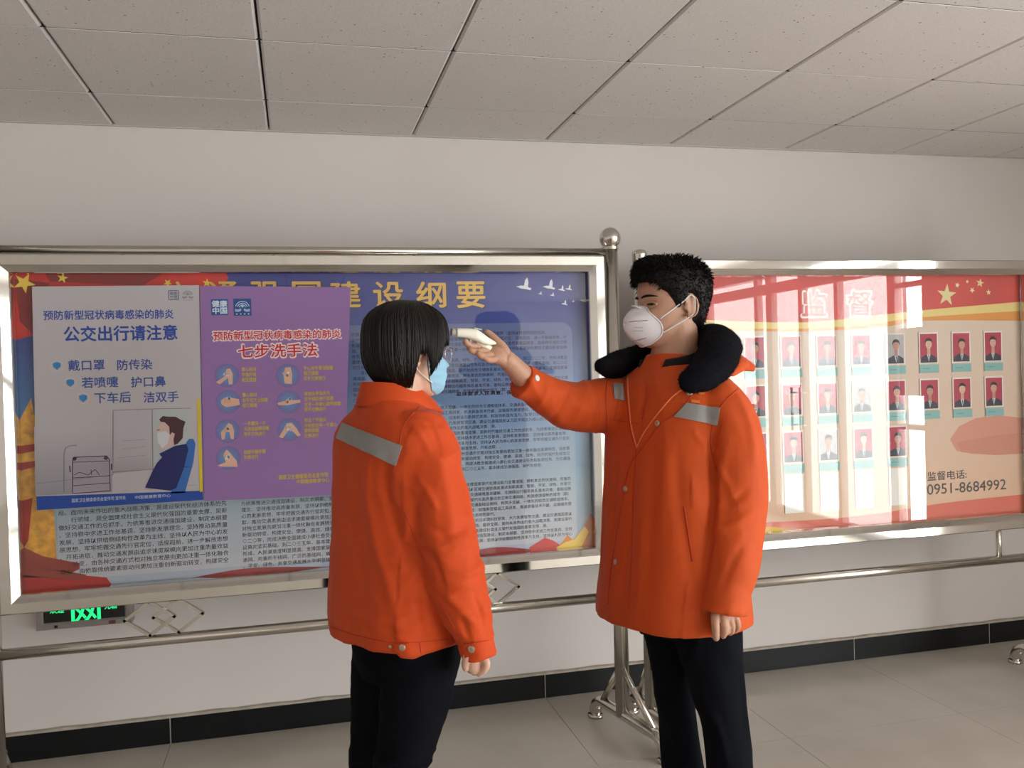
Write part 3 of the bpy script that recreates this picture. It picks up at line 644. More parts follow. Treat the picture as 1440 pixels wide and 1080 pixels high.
flat('flag_star', [star(*px([(1331, 415)], YP)[0], 0.052, 0.1)], YP-0.001, ink(226, 216, 160), pr)
flat('flag_small_star', [star(*px([(u, v)], YP)[0], r, a) for u, v, r, a in ((1346, 401, .014, .3), (1360, 396, .010, .5), (1378, 398, .022, .2), (1367, 408, .015, .6), (1390, 411, .015, 0))], YP-0.001, ink(226, 216, 160), pr)
for ch, u0, u1 in (('监', 1128, 1161), ('督', 1192, 1226)):
    for m_, off, d, yy in ((ink(244, 232, 222), 0.06, 1.2, YP-0.001), (ink(208, 84, 78), 0.022, 0, YP-0.0014)):
        tline(ch, u0-d, u1+d, 410-d, 444+d, pr, m_, y=yy, off=off, Yp=YP)
for ch, u0, u1 in (('民', 1002, 1034), ('主', 1066, 1098)): pass
tline('监督电话:', 1304, 1359, 662, 674.5, pr, ink(66, 66, 66), y=YP-0.001, off=0.01, Yp=YP)
tline('0951-8684992', 1303.5, 1414.5, 677.5, 692, pr, ink(66, 66, 66), y=YP-0.001, off=0.008, Yp=YP)
# portrait photographs in rows, each a card of its own
skin_tones = [(206, 160, 140), (196, 150, 128), (214, 172, 152), (186, 138, 116)]
rown = ('top', 'second', 'third'); col_x = [3.084-0.1715*k for k in range(10)]
ordn = ['first', 'second', 'third', 'fourth', 'fifth', 'sixth', 'seventh', 'eighth', 'ninth']
def portrait(x, z1, red, k, label):
    root = empty('portrait_photo', (x, YP-0.003, z1-0.18), label, 'photo', 'portrait photos on the red panel')
    w, h = 0.088, 0.128; x0, x1, z0 = x-w/2, x+w/2, z1-h; ya = YP-0.0042
    MB().box(x0-0.006, x1+0.006, ya, YP-0.0020, z0-0.005, z1+0.007).build('card', ink(226, 222, 214), root)
    flat('backdrop', [[(x0, z0), (x1, z0), (x1, z1), (x0, z1)]], ya-0.0003, ink(172, 40, 70) if red else ink(176, 170, 172), root)
    cx = x+random.uniform(-.003, .003); hz = z1-0.047+random.uniform(-.003, .003)
    flat('suit', [[(x0+.002, z0), (x0+.004, z0+.022), (cx-.014, z0+.036), (cx+.014, z0+.036), (x1-.004, z0+.022), (x1-.002, z0)]], ya-0.0006, ink(34, 38, 58), root)
    flat('shirt', [[(cx-.009, z0+.037), (cx, z0+.004), (cx+.009, z0+.037)]], ya-0.0008, ink(214, 216, 222), root)
    flat('tie', [[(cx-.003, z0+.032), (cx, z0+.006), (cx+.003, z0+.032)]], ya-0.0010, ink(50, 44, 80), root)
    sk = skin_tones[k % 4]
    flat('neck', [[(cx-.008, z0+.034), (cx+.008, z0+.034), (cx+.008, hz-.012), (cx-.008, hz-.012)]], ya-0.0011, ink(*[int(q*.92) for q in sk]), root)
    flat('face', [disc(cx, hz, 0.0165, 18, 0.022)], ya-0.0013, ink(*sk), root)
    hr = [(cx-.018, hz-.002), (cx-.019, hz+.012), (cx-.010, hz+.025), (cx+.004, hz+.027), (cx+.016, hz+.020), (cx+.019, hz+.008), (cx+.018, hz-.002), (cx+.014, hz+.010), (cx, hz+.014), (cx-.013, hz+.011)]
    flat('hair', [hr], ya-0.0014, ink(22, 20, 24), root)
    flat('features', [disc(cx-.006, hz+.002, .0022, 6, .001), disc(cx+.006, hz+.002, .0022, 6, .001), disc(cx, hz-.011, .003, 6, .0006)], ya-0.0016, ink(128, 84, 74), root)
    MB().box(x0-0.004, x1+0.008, ya, YP-0.0020, z0-0.046, z0-0.010).build('name_tag', ink(128, 178, 176), root)
    flat('tag_writing', stroke([(x0+.012, z0-.027), (x0+.05, z0-.027)], 0.003), ya-0.0003, ink(84, 140, 144), root)
for r, (z1, ks) in enumerate(((1.590, range(0, 9)), (1.384, range(0, 9)), (1.181, range(3, 8)))):
    for j in ks:
        if r < 2 and j > 7: continue
        place = 'right-hand column' if j == 0 else ordn[j]+' column from the right'
        red = (j*7+r*3) % 5 != 1
        portrait(col_x[j], z1, red, j+r, ('crimson-backed' if red else 'grey-backed')+' portrait photo, '+rown[r]+' row, '+place)
for n_, j in enumerate(range(3, 7)):
    x = col_x[j]; z1 = 1.0
    o = MB().box(x-0.046, x+0.046, YP-0.0042, YP-0.0020, z1-0.165, z1).build('photo_card', ink(232, 230, 224), None)
    tag(o, 'blank white card in the bottom row of the portrait panel, '+ordn[j]+' column from the right', 'card', 'blank cards under the portraits')

# ------------------------------------------------------------------ digital sign on the wall under the left board
ds = empty('digital_sign', (-0.85, 3.79, 0.5), 'grey framed LED display with green lettering low on the wall, partly behind board frame', 'display')
a = at(51, 889, 3.74); b = at(186, 882, 3.74)
SX0, SX1, SZ0, SZ1 = a.x, b.x, a.z+0.004, a.z+0.20
vs, fs = frame_sweep(SX0, SX1, SZ0, SZ1, 3.738, [(0, 0.06), (0, 0.003), (0.003, 0), (0.020, 0), (0.026, 0.006)])
MB().add(vs, fs).build('casing', mat('grey_aluminium', (0.34, 0.30, 0.29), 0.45, 0.3), ds)
MB().box(SX0+0.02, SX1-0.02, 3.744, 3.797, SZ0+0.02, SZ1-0.02).build('screen', mat('black_screen', (0.006, 0.010, 0.008), 0.3), ds)
led = mat('green_led', (0.0, 0.2, 0.08), 0.5, emit=(0.02, 1.0, 0.30), estr=1.3)
p0 = at(101, 880, 3.74); p1 = at(141, 870, 3.74)
text('led_lettering', '网', p0.x, p1.x, p1.z-0.018, p1.z+0.070, 3.7432, led, ds, 0.02)
text('led_lettering', '欢迎', SX0+0.05, SX0+0.10, SZ0+0.062, SZ0+0.085, 3.7432, led, ds, 0.03); text('led_lettering', '光临', SX1-0.10, SX1-0.055, SZ0+0.062, SZ0+0.085, 3.7432, led, ds, 0.03)
MB().box(SX0+0.065, SX0+0.077, 3.7365, 3.7385, SZ0+0.006, SZ0+0.016).build('button', ink(20, 20, 20), ds); MB().box(SX1-0.085, SX1-0.06, 3.7365, 3.7385, SZ0+0.004, SZ0+0.017).build('button', ink(120, 70, 74), ds)
MB().tube([(SX0+0.05, 3.797, SZ1-0.03), (SX0+0.05, 3.799, SZ1-0.03)], 0.006, 8).build('bracket', M['void'], ds)
# ------------------------------------------------------------------ people: kit
def V3(*a): return Vector(a)
def cr(pts, n=6):
    return [tuple(q) for q in catmull([tuple(p) for p in pts], n)]
def limb(mb, keys, n=20, sub=5, caps=True, flat=1.0):
    """keys: (x, y, z, r) smoothly interpolated, rounded ends"""
    k = cr(keys, sub)
    pts = [Vector(q[:3]) for q in k]; rs = [max(q[3], 0.001) for q in k]
    if caps:
        for end in (0, -1):
            p = pts[end]; r = rs[end]; d = (pts[0]-pts[1]).normalized() if end == 0 else (pts[-1]-pts[-2]).normalized()
            ex = [(p+d*r*math.sin(a), r*math.cos(a)) for a in (0.45, 0.9, 1.25, 1.5)]
            if end == 0:
                for q, rr in ex: pts.insert(0, q); rs.insert(0, rr)
            else:
                for q, rr in ex: pts.append(q); rs.append(rr)
    mb.tube(pts, rs, n, True, False, flat); return mb
def rings(mb, rs, n=36, p=2.3):
    """rs: (centre, side axis, front axis, half width, front extent, back extent)"""
    k = len(mb.v)
    for c, ax, ay, a, f, b in rs:
        for j in range(n):
            t = 2*PI*j/n; ct, st = math.cos(t), math.sin(t)
            sx_ = math.copysign(abs(ct)**(2/p), ct); sy_ = math.copysign(abs(st)**(2/p), st)
            mb.v.append(c+ax*(a*sx_)+ay*((f if sy_ > 0 else b)*sy_))
    for i in range(len(rs)-1):
        for j in range(n):
            a0, b0_ = k+i*n, k+(i+1)*n; mb.f.append((a0+j, a0+(j+1) % n, b0_+(j+1) % n, b0_+j))
    mb.f.append(tuple(k+j for j in reversed(range(n)))); mb.f.append(tuple(k+(len(rs)-1)*n+j for j in range(n))); return mb
def remesh(name, mb, voxel, smooth=2):
    me = mesh(name, mb.v, mb.f)
    bm = bmesh.new(); bm.from_mesh(me); bmesh.ops.recalc_face_normals(bm, faces=bm.faces[:]); bm.to_mesh(me); bm.free()
    o = bpy.data.objects.new('tmp', me); COL.objects.link(o)
    r = o.modifiers.new('r', 'REMESH'); r.mode = 'VOXEL'; r.voxel_size = voxel; r.adaptivity = 0
    if smooth: s = o.modifiers.new('s', 'SMOOTH'); s.factor = 0.5; s.iterations = smooth
    bpy.context.view_layer.update()
    out = bpy.data.meshes.new_from_object(o.evaluated_get(bpy.context.evaluated_depsgraph_get()))
    bpy.data.objects.remove(o); out.name = name
    if out.polygons and sum(1 for _ in range(1)):
        pass
    return out
def joined(a, b):
    bm = bmesh.new(); bm.from_mesh(a); bm.from_mesh(b); bm.to_mesh(a); bm.free(); return a
def displace(me, fn):
    ns = [v.normal.copy() for v in me.vertices]
    for v, n in zip(me.vertices, ns): v.co = v.co+n*fn(v.co, n)
    me.update(); return me
def bvh_of(me): return BVHTree.FromPolygons([v.co for v in me.vertices], [tuple(p.vertices) for p in me.polygons])
EYE = V3(0, 0, CAMH)
def cast(bv, u, v):
    d = ray(u, v).normalized(); h = bv.ray_cast(EYE, d); return (h[0], h[1] if h[1].dot(d) < 0 else -h[1]) if h[0] else (None, None)
def patch(name, bv, corners, m, parent, nu=14, nv=5, off=0.002, th=0.0015):
    """cloth patch lying on a garment; corners in order top-left, top-right, bottom-right, bottom-left"""
    a, b, c, d = [Vector((q[0], q[1], 0)) for q in corners]; g = {}; mb = MB()
    for i in range(nu+1):
        for j in range(nv+1):
            s, t = i/nu, j/nv; q = (a*(1-s)+b*s)*(1-t)+(d*(1-s)+c*s)*t; p, n = cast(bv, q.x, q.y)
            if p is not None: g[i, j] = (p, n)
    idx = {}
    for k_, (p, n) in g.items(): idx[k_] = len(mb.v); mb.v.append(p+n*(off+th)); mb.v.append(p+n*(off-0.004))
    for i in range(nu):
        for j in range(nv):
            ks = [(i, j), (i+1, j), (i+1, j+1), (i, j+1)]
            if all(k_ in g for k_ in ks) and max((g[ks[0]][0]-g[q][0]).length for q in ks) < 0.06:
                mb.f.append(tuple(idx[q] for q in ks)); mb.f.append(tuple(idx[q]+1 for q in reversed(ks)))
    # rim
    cnt = {}
    for f in mb.f:
        if all(i % 2 == 0 for i in f):
            for e in zip(f, f[1:]+f[:1]): cnt[tuple(sorted(e))] = cnt.get(tuple(sorted(e)), 0)+1
    for (p, q), c_ in list(cnt.items()):
        if c_ == 1: mb.f.append((p, q, q+1, p+1))
    o = mb.build(name, m, parent, smooth=False); bm_fix(o); autosmooth(o, 1.0); return o
def seam(name, bv, pts, m, parent, r=0.0012, off=0.0004, sub=8, flat=1.0):
    out = []
    for q in cr([(a, b) for a, b in pts], sub):
        p, n = cast(bv, q[0], q[1])
        if p is not None and (not out or 0.0005 < (out[-1]-p).length < 0.08): out.append(p+n*off)
    if len(out) < 2: print('seam missed', name); return None
    return MB().tube(out, r, 6).build(name, m, parent, smooth=True)
def snap(name, bv, u, v, r, m, parent, lift=0.0):
    p, n = cast(bv, u, v)
    if p is not None: p = p+n*lift
    if p is None: print('snap missed', name, u, v); return
    mb = MB().tube([p-n*0.001, p+n*0.0022, p+n*0.0034, p+n*0.0036], [r, r, r*0.8, r*0.55], 16); mb.tube([p+n*0.0036, p+n*0.0030], [r*0.5, r*0.3], 12)
    o = mb.build(name, m, parent); autosmooth(o, 0.8); return o
# ---- head profile, local axes: x = left, y = front, z = up, origin at eye height between the ears
HP = [(-.117, .062, .045, .010), (-.113, .077, .030, .026), (-.102, .088, .000, .039), (-.085, .091, -.025, .049), (-.065, .0915, -.048, .057), (-.042, .092, -.066, .0635), (-.02, .0915, -.080, .069),
      (0, .090, -.090, .072), (.03, .095, -.097, .075), (.055, .093, -.098, .0755), (.08, .083, -.091, .070), (.10, .062, -.071, .055), (.111, .041, -.050, .036), (.117, .018, -.024, .016), (.118, .003, -.006, .003)]
def prof(tab, z):
    if z <= tab[0][0]: return tab[0][1:]
    for a, b in zip(tab, tab[1:]):
        if z <= b[0]:
            t = (z-a[0])/(b[0]-a[0]); t = t; return tuple(x+(y-x)*t for x, y in zip(a[1:], b[1:]))
    return tab[-1][1:]
HPs = [tuple(q) for q in catmull(HP, 6)]
def head_pt(phi, z, tab=None, p=2.15, out=0.0):
    f, b, w = prof(tab or HPs, z); cy = (f+b)/2; ry = (f-b)/2; s, c = math.sin(phi), math.cos(phi)
    x = w*math.copysign(abs(s)**(2/p), s); y = cy+ry*math.copysign(abs(c)**(2/p), c)
    v = Vector((x, y, z))
    if out: q = Vector((s/(w+.01), c/(ry+.01), 0)).normalized(); v += q*out
    return v
def G(x, s): return math.exp(-(x/s)**2)
def head_shape(v, female=False):
    x, y, z = v; ax = abs(x)
    if y > 0.02:
        y -= 0.010*G(ax-.031, .015)*G(z+.001, .011)                   # eye sockets
        y += 0.004*G(ax-.028, .022)*G(z-.019, .007)                   # brow
        y += (0.004 if female else 0.005)*G(ax-.040, .016)*G(z+.028, .016)                    # cheekbones
        if z < 0.014:                                                 # nose
            t = min(max((0.014-z)/0.046, 0), 1); h = 0.006+0.017*t**1.2; w = 0.0075+0.008*t**2
            if z < -0.034: h *= max(0, 1-(-0.034-z)/0.008)
            y += h*G(ax, w)
        y += 0.0055*G(ax, .020)*G(z+.058, .006)+0.005*G(ax, .017)*G(z+.069, .0055)-0.003*G(ax, .02)*G(z+.0635, .003)
        y -= 0.004*G(ax, .02)*G(z+.08, .006); y += 0.004*G(ax, .018)*G(z+.098, .012)
    return Vector((x, y, z))
def add_head(mb, Mx, female=False, scale=1.0):
    n, m = 72, 74; k = len(mb.v)
    for i in range(m+1):
        z = -.117+.235*i/m
        for j in range(n): mb.v.append(Mx @ (head_shape(head_pt(2*PI*j/n, z), female)*scale))
    for i in range(m):
        for j in range(n): a = k+i*n; b = a+n; mb.f.append((a+j, a+(j+1) % n, b+(j+1) % n, b+j))
    mb.f.append(tuple(k+j for j in reversed(range(n)))); mb.f.append(tuple(k+m*n+j for j in range(n)))
    for s in (-1, 1):                                                  # ears: a C-shaped rim, a lobe and the bowl behind
        rim = []
        for q in range(15):
            t = -0.75*PI+1.55*PI*q/14
            yy = -.012-.016*math.cos(t+0.25)*(1.0); zz = -.001+.029*math.sin(t+0.25)
            rim.append((s*(.0775+.010*max(0, math.cos(t+0.25))*1.0+.003), -.004+yy*1.0, -.006+zz, .0036))
        rp = [tuple((Mx @ (Vector(r[:3])*scale)))+(r[3]*scale,) for r in rim]; limb(mb, rp, 10, 2)
        lb_ = [Mx @ (Vector(q)*scale) for q in ((s*.074, -.010, -.030), (s*.078, -.012, -.036))]; limb(mb, [tuple(lb_[0])+(.0055*scale,), tuple(lb_[1])+(.006*scale,)], 10, 2)
        # bowl plate
        cpt = Mx @ (Vector((s*.0765, -.017, -.006))*scale); axx = Mx.to_3x3() @ Vector((s*.95, -.30, 0)); ayy = Mx.to_3x3() @ Vector((s*.3, .95, 0)); azz = Mx.to_3x3() @ Vector((0, 0, 1))
        pl_ = MB().sphere((0, 0, 0), 1, 18, 12); mb.add([cpt+axx*(v.x*.0045*scale)+ayy*(v.y*.015*scale)+azz*(v.z*.028*scale) for v in pl_.v], pl_.f)
        # tragus
        limb(mb, [tuple(Mx @ (Vector((s*.0745, .000, -.005))*scale))+(.004,), tuple(Mx @ (Vector((s*.0765, -.002, -.014))*scale))+(.004,)], 8, 2)
    return mb
def frame_mat(c, F, tilt=0.0, roll=0.0, S=1.0):
    F = Vector((F[0], F[1], 0)).normalized(); L = Vector((-F.y, F.x, 0)); U = Vector((0, 0, 1))
    F2 = F*math.cos(tilt)+U*math.sin(tilt); U2 = L.cross(F2)*-1 if False else (F2.cross(L)*-1)
    U2 = -F2.cross(L) if (-F2.cross(L)).z > 0 else F2.cross(L)
    L2 = L*math.cos(roll)+U2*math.sin(roll); U3 = U2*math.cos(roll)-L*math.sin(roll)
    return Matrix(((L2.x, F2.x, U3.x, c[0]), (L2.y, F2.y, U3.y, c[1]), (L2.z, F2.z, U3.z, c[2]), (0, 0, 0, 1)))
def finger(mb, keys, n=12):
    """keys: (u, v, d, r)"""
    limb(mb, [tuple(P(u, v, d))+(r,) for u, v, d, r in keys], n, 4)
def shoe(name, loc, F, m, parent, size=0.27, label=None):
    F = Vector((F[0], F[1], 0)).normalized(); L = Vector((-F.y, F.x, 0)); U = V3(0, 0, 1); c = Vector((loc[0], loc[1], 0)); mb = MB()
    rs = []
    for t, w, h in ((-.33, .030, .055), (-.30, .036, .075), (-.15, .037, .085), (0.0, .038, .080), (.2, .043, .062), (.42, .047, .045), (.58, .040, .036), (.65, .022, .026)):
        cc = c+F*(size*t+0.04); rs.append((cc+U*(h/2+0.012), L, U, w, h/2, h/2))
    rings(mb, rs, 24, 2.6); body = mb.build('shoe', m, parent, smooth=True)
    sb = MB(); o = [(-.34, .026), (-.3, .036), (-.1, .036), (.15, .040), (.42, .050), (.58, .042), (.66, .018)]
    pts = [c+F*(size*t+.04)+L*w for t, w in o]+[c+F*(size*t+.04)-L*w for t, w in o[::-1]]; n = len(pts)
    sb.add([p for p in pts]+[p+U*0.022 for p in pts], [tuple(reversed(range(n))), tuple(range(n, 2*n))]+[(i, (i+1) % n, n+(i+1) % n, n+i) for i in range(n)])
    s_ = sb.build('shoe_sole', M['rubber'], body); return body
def folds(me, bv, lst):
    """explicit creases: each is a line on the garment, a height (plus = ridge, minus = valley) and a width"""
    n = len(me.vertices); co = np.empty(n*3); no = np.empty(n*3); me.vertices.foreach_get('co', co); co = co.reshape(-1, 3)
    me.vertex_normals.foreach_get('vector', no) if hasattr(me, 'vertex_normals') else me.vertices.foreach_get('normal', no); no = no.reshape(-1, 3)
    tot = np.zeros(n)
    for pts, A, w in lst:
        q = []
        for u, v in cr(pts, 4):
            h, _ = cast(bv, u, v)
            if h is not None and (not q or (q[-1]-h).length < .12): q.append(h)
        if len(q) < 2: print('fold missed', pts); continue
        d2 = np.full(n, 1e9); tt = np.zeros(n); m = len(q)-1
        for i in range(m):
            a = np.array(q[i]); b = np.array(q[i+1]); ab = b-a; L = ab.dot(ab)+1e-9
            t = np.clip(((co-a)@ab)/L, 0, 1); r = co-(a+t[:, None]*ab); dd = (r*r).sum(1); k = dd < d2; d2[k] = dd[k]; tt[k] = (i+t[k])/m
        tot += A*np.exp(-d2/(w*w))*np.sin(np.pi*np.clip(tt*.9+.05, 0, 1))**.6
    co += no*tot[:, None]; me.vertices.foreach_set('co', co.ravel()); me.update()
def NZ(p, sx, sy, sz, o=0): return noise.noise(Vector((p.x*sx+o, p.y*sy+o*1.7, p.z*sz-o)))
def ridge(p, sx, sy, sz, o=0): return 1-abs(NZ(p, sx, sy, sz, o))*2.6

def skin(name, c):
    m = mat(name, c, 0.5, noise_amt=0.06, noise_scale=45, sss=0.12, bump=0.12, bump_scale=320); return m
M['skin_m'] = skin('skin_tan', (0.50, 0.275, 0.185)); M['skin_w'] = skin('skin_light', (0.62, 0.37, 0.27))
def cloth(name, c, rough=0.75, weave=900, sheen=0.15):
    m = mat(name, c, rough, spec=0.25, sheen=sheen, noise_amt=0.05, noise_scale=7, bump=0.25, bump_scale=weave); return m
M['orange'] = cloth('orange_workwear', (0.56, 0.060, 0.007), 0.7, sheen=0.06); M['orange2'] = cloth('orange_padded_workwear', (0.57, 0.074, 0.009), 0.68, sheen=0.06)
M['thread'] = mat('orange_thread', (0.80, 0.20, 0.08), 0.7); M['seamdark'] = mat('seam_shadow_thread', (0.45, 0.035, 0.008), 0.8)
M['reflect'] = mat('reflective_tape', (0.28, 0.275, 0.265), 0.42, 0.35, noise_amt=0.08, noise_scale=30)
M['fur'] = mat('black_fur', (0.006, 0.006, 0.009), 0.95, spec=0.12, bump=0.8, bump_scale=240)
M['hair'] = mat('black_hair', (0.006, 0.005, 0.005), 0.6, spec=0.2)
M['hairb'] = mat('dark_brown_hair', (0.008, 0.0055, 0.004), 0.45, spec=0.25)
M['trouser'] = mat('black_trousers', (0.0045, 0.005, 0.007), 0.9, spec=0.06, sheen=0.0, bump=0.3, bump_scale=500)
M['trouser2'] = mat('navy_black_trousers', (0.005, 0.006, 0.009), 0.9, spec=0.08, sheen=0.0, bump=0.3, bump_scale=500)
M['rubber'] = mat('shoe_rubber', (0.02, 0.02, 0.02), 0.6); M['shoe'] = mat('black_shoe_leather', (0.02, 0.02, 0.022), 0.4)
M['snap'] = mat('brass_snap', (0.55, 0.46, 0.34), 0.3, 0.8)
M['maskw'] = mat('white_mask_fabric', (0.74, 0.71, 0.74), 0.85, spec=0.2, bump=0.25, bump_scale=600)
M['maskb'] = mat('blue_surgical_mask', (0.30, 0.53, 0.70), 0.8, spec=0.2, bump=0.2, bump_scale=600)
M['elastic'] = mat('white_elastic', (0.75, 0.73, 0.70), 0.7)
M['eyew'] = mat('eye_white', (0.62, 0.58, 0.56), 0.25); M['iris'] = mat('dark_iris', (0.015, 0.008, 0.006), 0.15)
M['inner'] = mat('black_inner_collar', (0.008, 0.009, 0.008), 0.9)
M['gun'] = mat('white_thermometer_plastic', (0.80, 0.77, 0.66), 0.35); M['gungrey'] = mat('grey_sensor_plastic', (0.42, 0.41, 0.38), 0.4)
M['lens'] = glass_mat('spectacle_lens', 1.0, 0.02)
M['wire'] = mat('gold_wire', (0.75, 0.68, 0.55), 0.25, 1.0)

def torso_ring(u, v, d, F, a, f, b, du=0.0):
    c = P(u, v, d); return (c, Vector((-F.y, F.x, 0)), F, a, f, b)

# ================================================================== the woman
FW = Vector((0.88, 0.47, 0)).normalized(); LW = Vector((-FW.y, FW.x, 0)); HFW = (0.923, 0.383)
HW = P(572, 494, 2.10); SCW = 0.93
woman = empty('person', (P(556, 900, 2.1).x, P(556, 900, 2.1).y, 0), 'person with short black bob, blue mask and orange jacket seen from behind, arm hanging down', 'person')
MXW = frame_mat(HW, HFW, -0.05)
CW = P(553, 700, 2.10)                      # torso axis
def wl(s, f, z, dx=0.0): return Vector((CW.x, CW.y, z))+LW*s+FW*f
UPW = V3(0, 0, 1)
bw = MB(); add_head(bw, MXW, True, SCW)
limb(bw, [tuple(MXW @ V3(0, -.012, -.045))+(.055,), tuple(MXW @ V3(0, -.020, -.10))+(.053,), tuple(wl(0, -.01, 1.40))+(.057,), tuple(wl(0, 0, 1.34))+(.07,)], 24)
rings(bw, [(wl(0, 0, z), LW, FW, a, f, b) for z, a, f, b in ((.84, .10, .09, .05), (.95, .13, .09, .08), (1.10, .125, .09, .08), (1.25, .14, .10, .09), (1.33, .15, .085, .08), (1.375, .09, .06, .06))], 32)
SHW = P(590, 612, 2.02); ELW = P(624, 757, 1.97); WRW = P(666, 893, 1.95)
limb(bw, [tuple(SHW)+(.045,), tuple((SHW+ELW)/2)+(.042,), tuple(ELW)+(.038,), tuple((ELW+WRW)/2)+(.034,), tuple(WRW)+(.024,), tuple(P(669, 912, 1.95))+(.023,)], 20)
# right hand hanging below the cuff
body_w, bw = bw, MB(); limb(bw, [tuple(P(660, 880, 1.95))+(.022,), tuple(P(667, 900, 1.95))+(.0225,), tuple(P(669, 916, 1.95))+(.022,)], 20)
limb(bw, [tuple(P(669, 908, 1.95))+(.022,), tuple(P(668, 922, 1.95))+(.027,), tuple(P(668, 933, 1.95))+(.025,)], 16, 4, True, 0.8)
finger(bw, [(678, 924, 1.94, .011), (684, 932, 1.935, .0092), (682, 941, 1.935, .008), (674, 948, 1.94, .0066)])
finger(bw, [(673, 926, 1.955, .011), (676, 936, 1.95, .0092), (672, 943, 1.95, .008), (667, 946, 1.955, .007)])
finger(bw, [(667, 928, 1.965, .010), (669, 937, 1.965, .009), (665, 942, 1.965, .0075), (661, 943, 1.97, .007)])
finger(bw, [(661, 928, 1.975, .009), (662, 935, 1.98, .008), (659, 939, 1.98, .007), (656, 939, 1.985, .006)])
finger(bw, [(661, 918, 1.93, .012), (656, 927, 1.925, .010), (654, 934, 1.93, .0085), (655, 940, 1.935, .0075)])
hand_w, bw = bw, body_w
# left arm on the far side
SLW = wl(.135, .01, 1.33); ELL = wl(.150, .06, 1.08); WLL = wl(.12, .17, .93)
limb(bw, [tuple(SLW)+(.045,), tuple(ELL)+(.038,), tuple(WLL)+(.024,), tuple(wl(.11, .20, .90))+(.026,), tuple(wl(.105, .215, .875))+(.02,)], 18)
for k in range(4):
    b0_ = wl(.125-.004*k, .235-.02*k, .875); limb(bw, [tuple(b0_)+(.009,), tuple(b0_+V3(0, 0, -.03))+(.008,), tuple(b0_+V3(0, 0, -.055)-LW*.012)+(.007,)], 10, 3)
limb(bw, [tuple(wl(.10, .225, .90))+(.010,), tuple(wl(.09, .24, .875))+(.009,), tuple(wl(.085, .24, .85))+(.008,)], 10, 3)
HIPW = P(573, 925, 2.10); KNW = P(557, 1062, 2.09)
legw = []
for s in (-1, 1):
    h = Vector((HIPW.x, HIPW.y, .84))+LW*(.075*s); k_ = Vector((P(546, 1050, 2.1).x, P(546, 1050, 2.1).y, .50))+LW*(.048*s)-FW*.01; a_ = k_+V3(-.015, 0, 0); a_.z = .07
    legw.append((h, k_, a_)); limb(bw, [tuple(h)+(.075,), tuple((h+k_)/2)+(.062,), tuple(k_)+(.046,), tuple((k_+a_)/2+FW*-.012)+(.045,), tuple(a_)+(.032,)], 20)
link('body', joined(remesh('body', bw, 0.003, 3), remesh('hand', hand_w, 0.0016, 2)), M['skin_w'], woman, True)
# trousers
tw = MB()
rings(tw, [(Vector((HIPW.x, HIPW.y, z)), LW, FW, a, f, b) for z, a, f, b in ((.99, .135, .10, .10), (.90, .150, .108, .112), (.82, .152, .108, .115), (.76, .135, .095, .10))], 32)
for h, k_, a_ in legw:
    limb(tw, [tuple(h+V3(0, 0, .04))+(.085,), tuple(h+(k_-h)*.3)+(.083,), tuple(h+(k_-h)*.62)+(.072,), tuple(k_)+(.060,), tuple((k_+a_)/2)+(.055,), tuple(a_+V3(0, 0, .02))+(.050,)], 22)
me = remesh('trousers', tw, 0.007, 3)
displace(me, lambda p, n: 0.004*NZ(p, 9, 9, 22, 3)+0.003*ridge(p, 14, 14, 30, 8)*(1 if p.z < .6 else .4))
link('trousers', me, M['trouser'], woman, True)
for (h, k_, a_), s in zip(legw, (-1, 1)): shoe('shoe', a_, FW+LW*.12*s, M['shoe'], woman, 0.245)
# jacket
jw = MB()
tab = [(1.455, .050, .050, .052, 0, 0), (1.43, .066, .062, .066, 0, 0), (1.405, .100, .072, .080, 0, 0), (1.375, .140, .085, .092, 0, 0), (1.34, .178, .105, .108, .005, 0), (1.29, .188, .120, .118, .008, 0), (1.22, .186, .130, .124, .008, 0),
       (1.10, .184, .135, .130, .004, 0), (.98, .190, .138, .136, -.002, 0), (.90, .192, .138, .140, -.005, 0), (.876, .188, .134, .138, -.006, 0), (.856, .186, .132, .136, -.006, 0)]
rings(jw, [(wl(o, fo, z), LW, FW, a, f, b) for z, a, f, b, fo, o in tab], 44, 2.4)
k6 = [(*SHW, .070), (*(P(606, 680, 2.0)), .076), (*ELW, .071), (*(P(642, 820, 1.955)), .062), (*(P(659, 872, 1.95)), .050), (*(P(669, 900, 1.95)), .038)]
limb(jw, [tuple(wl(-.11, 0, 1.345))+(.062,)]+k6, 26)
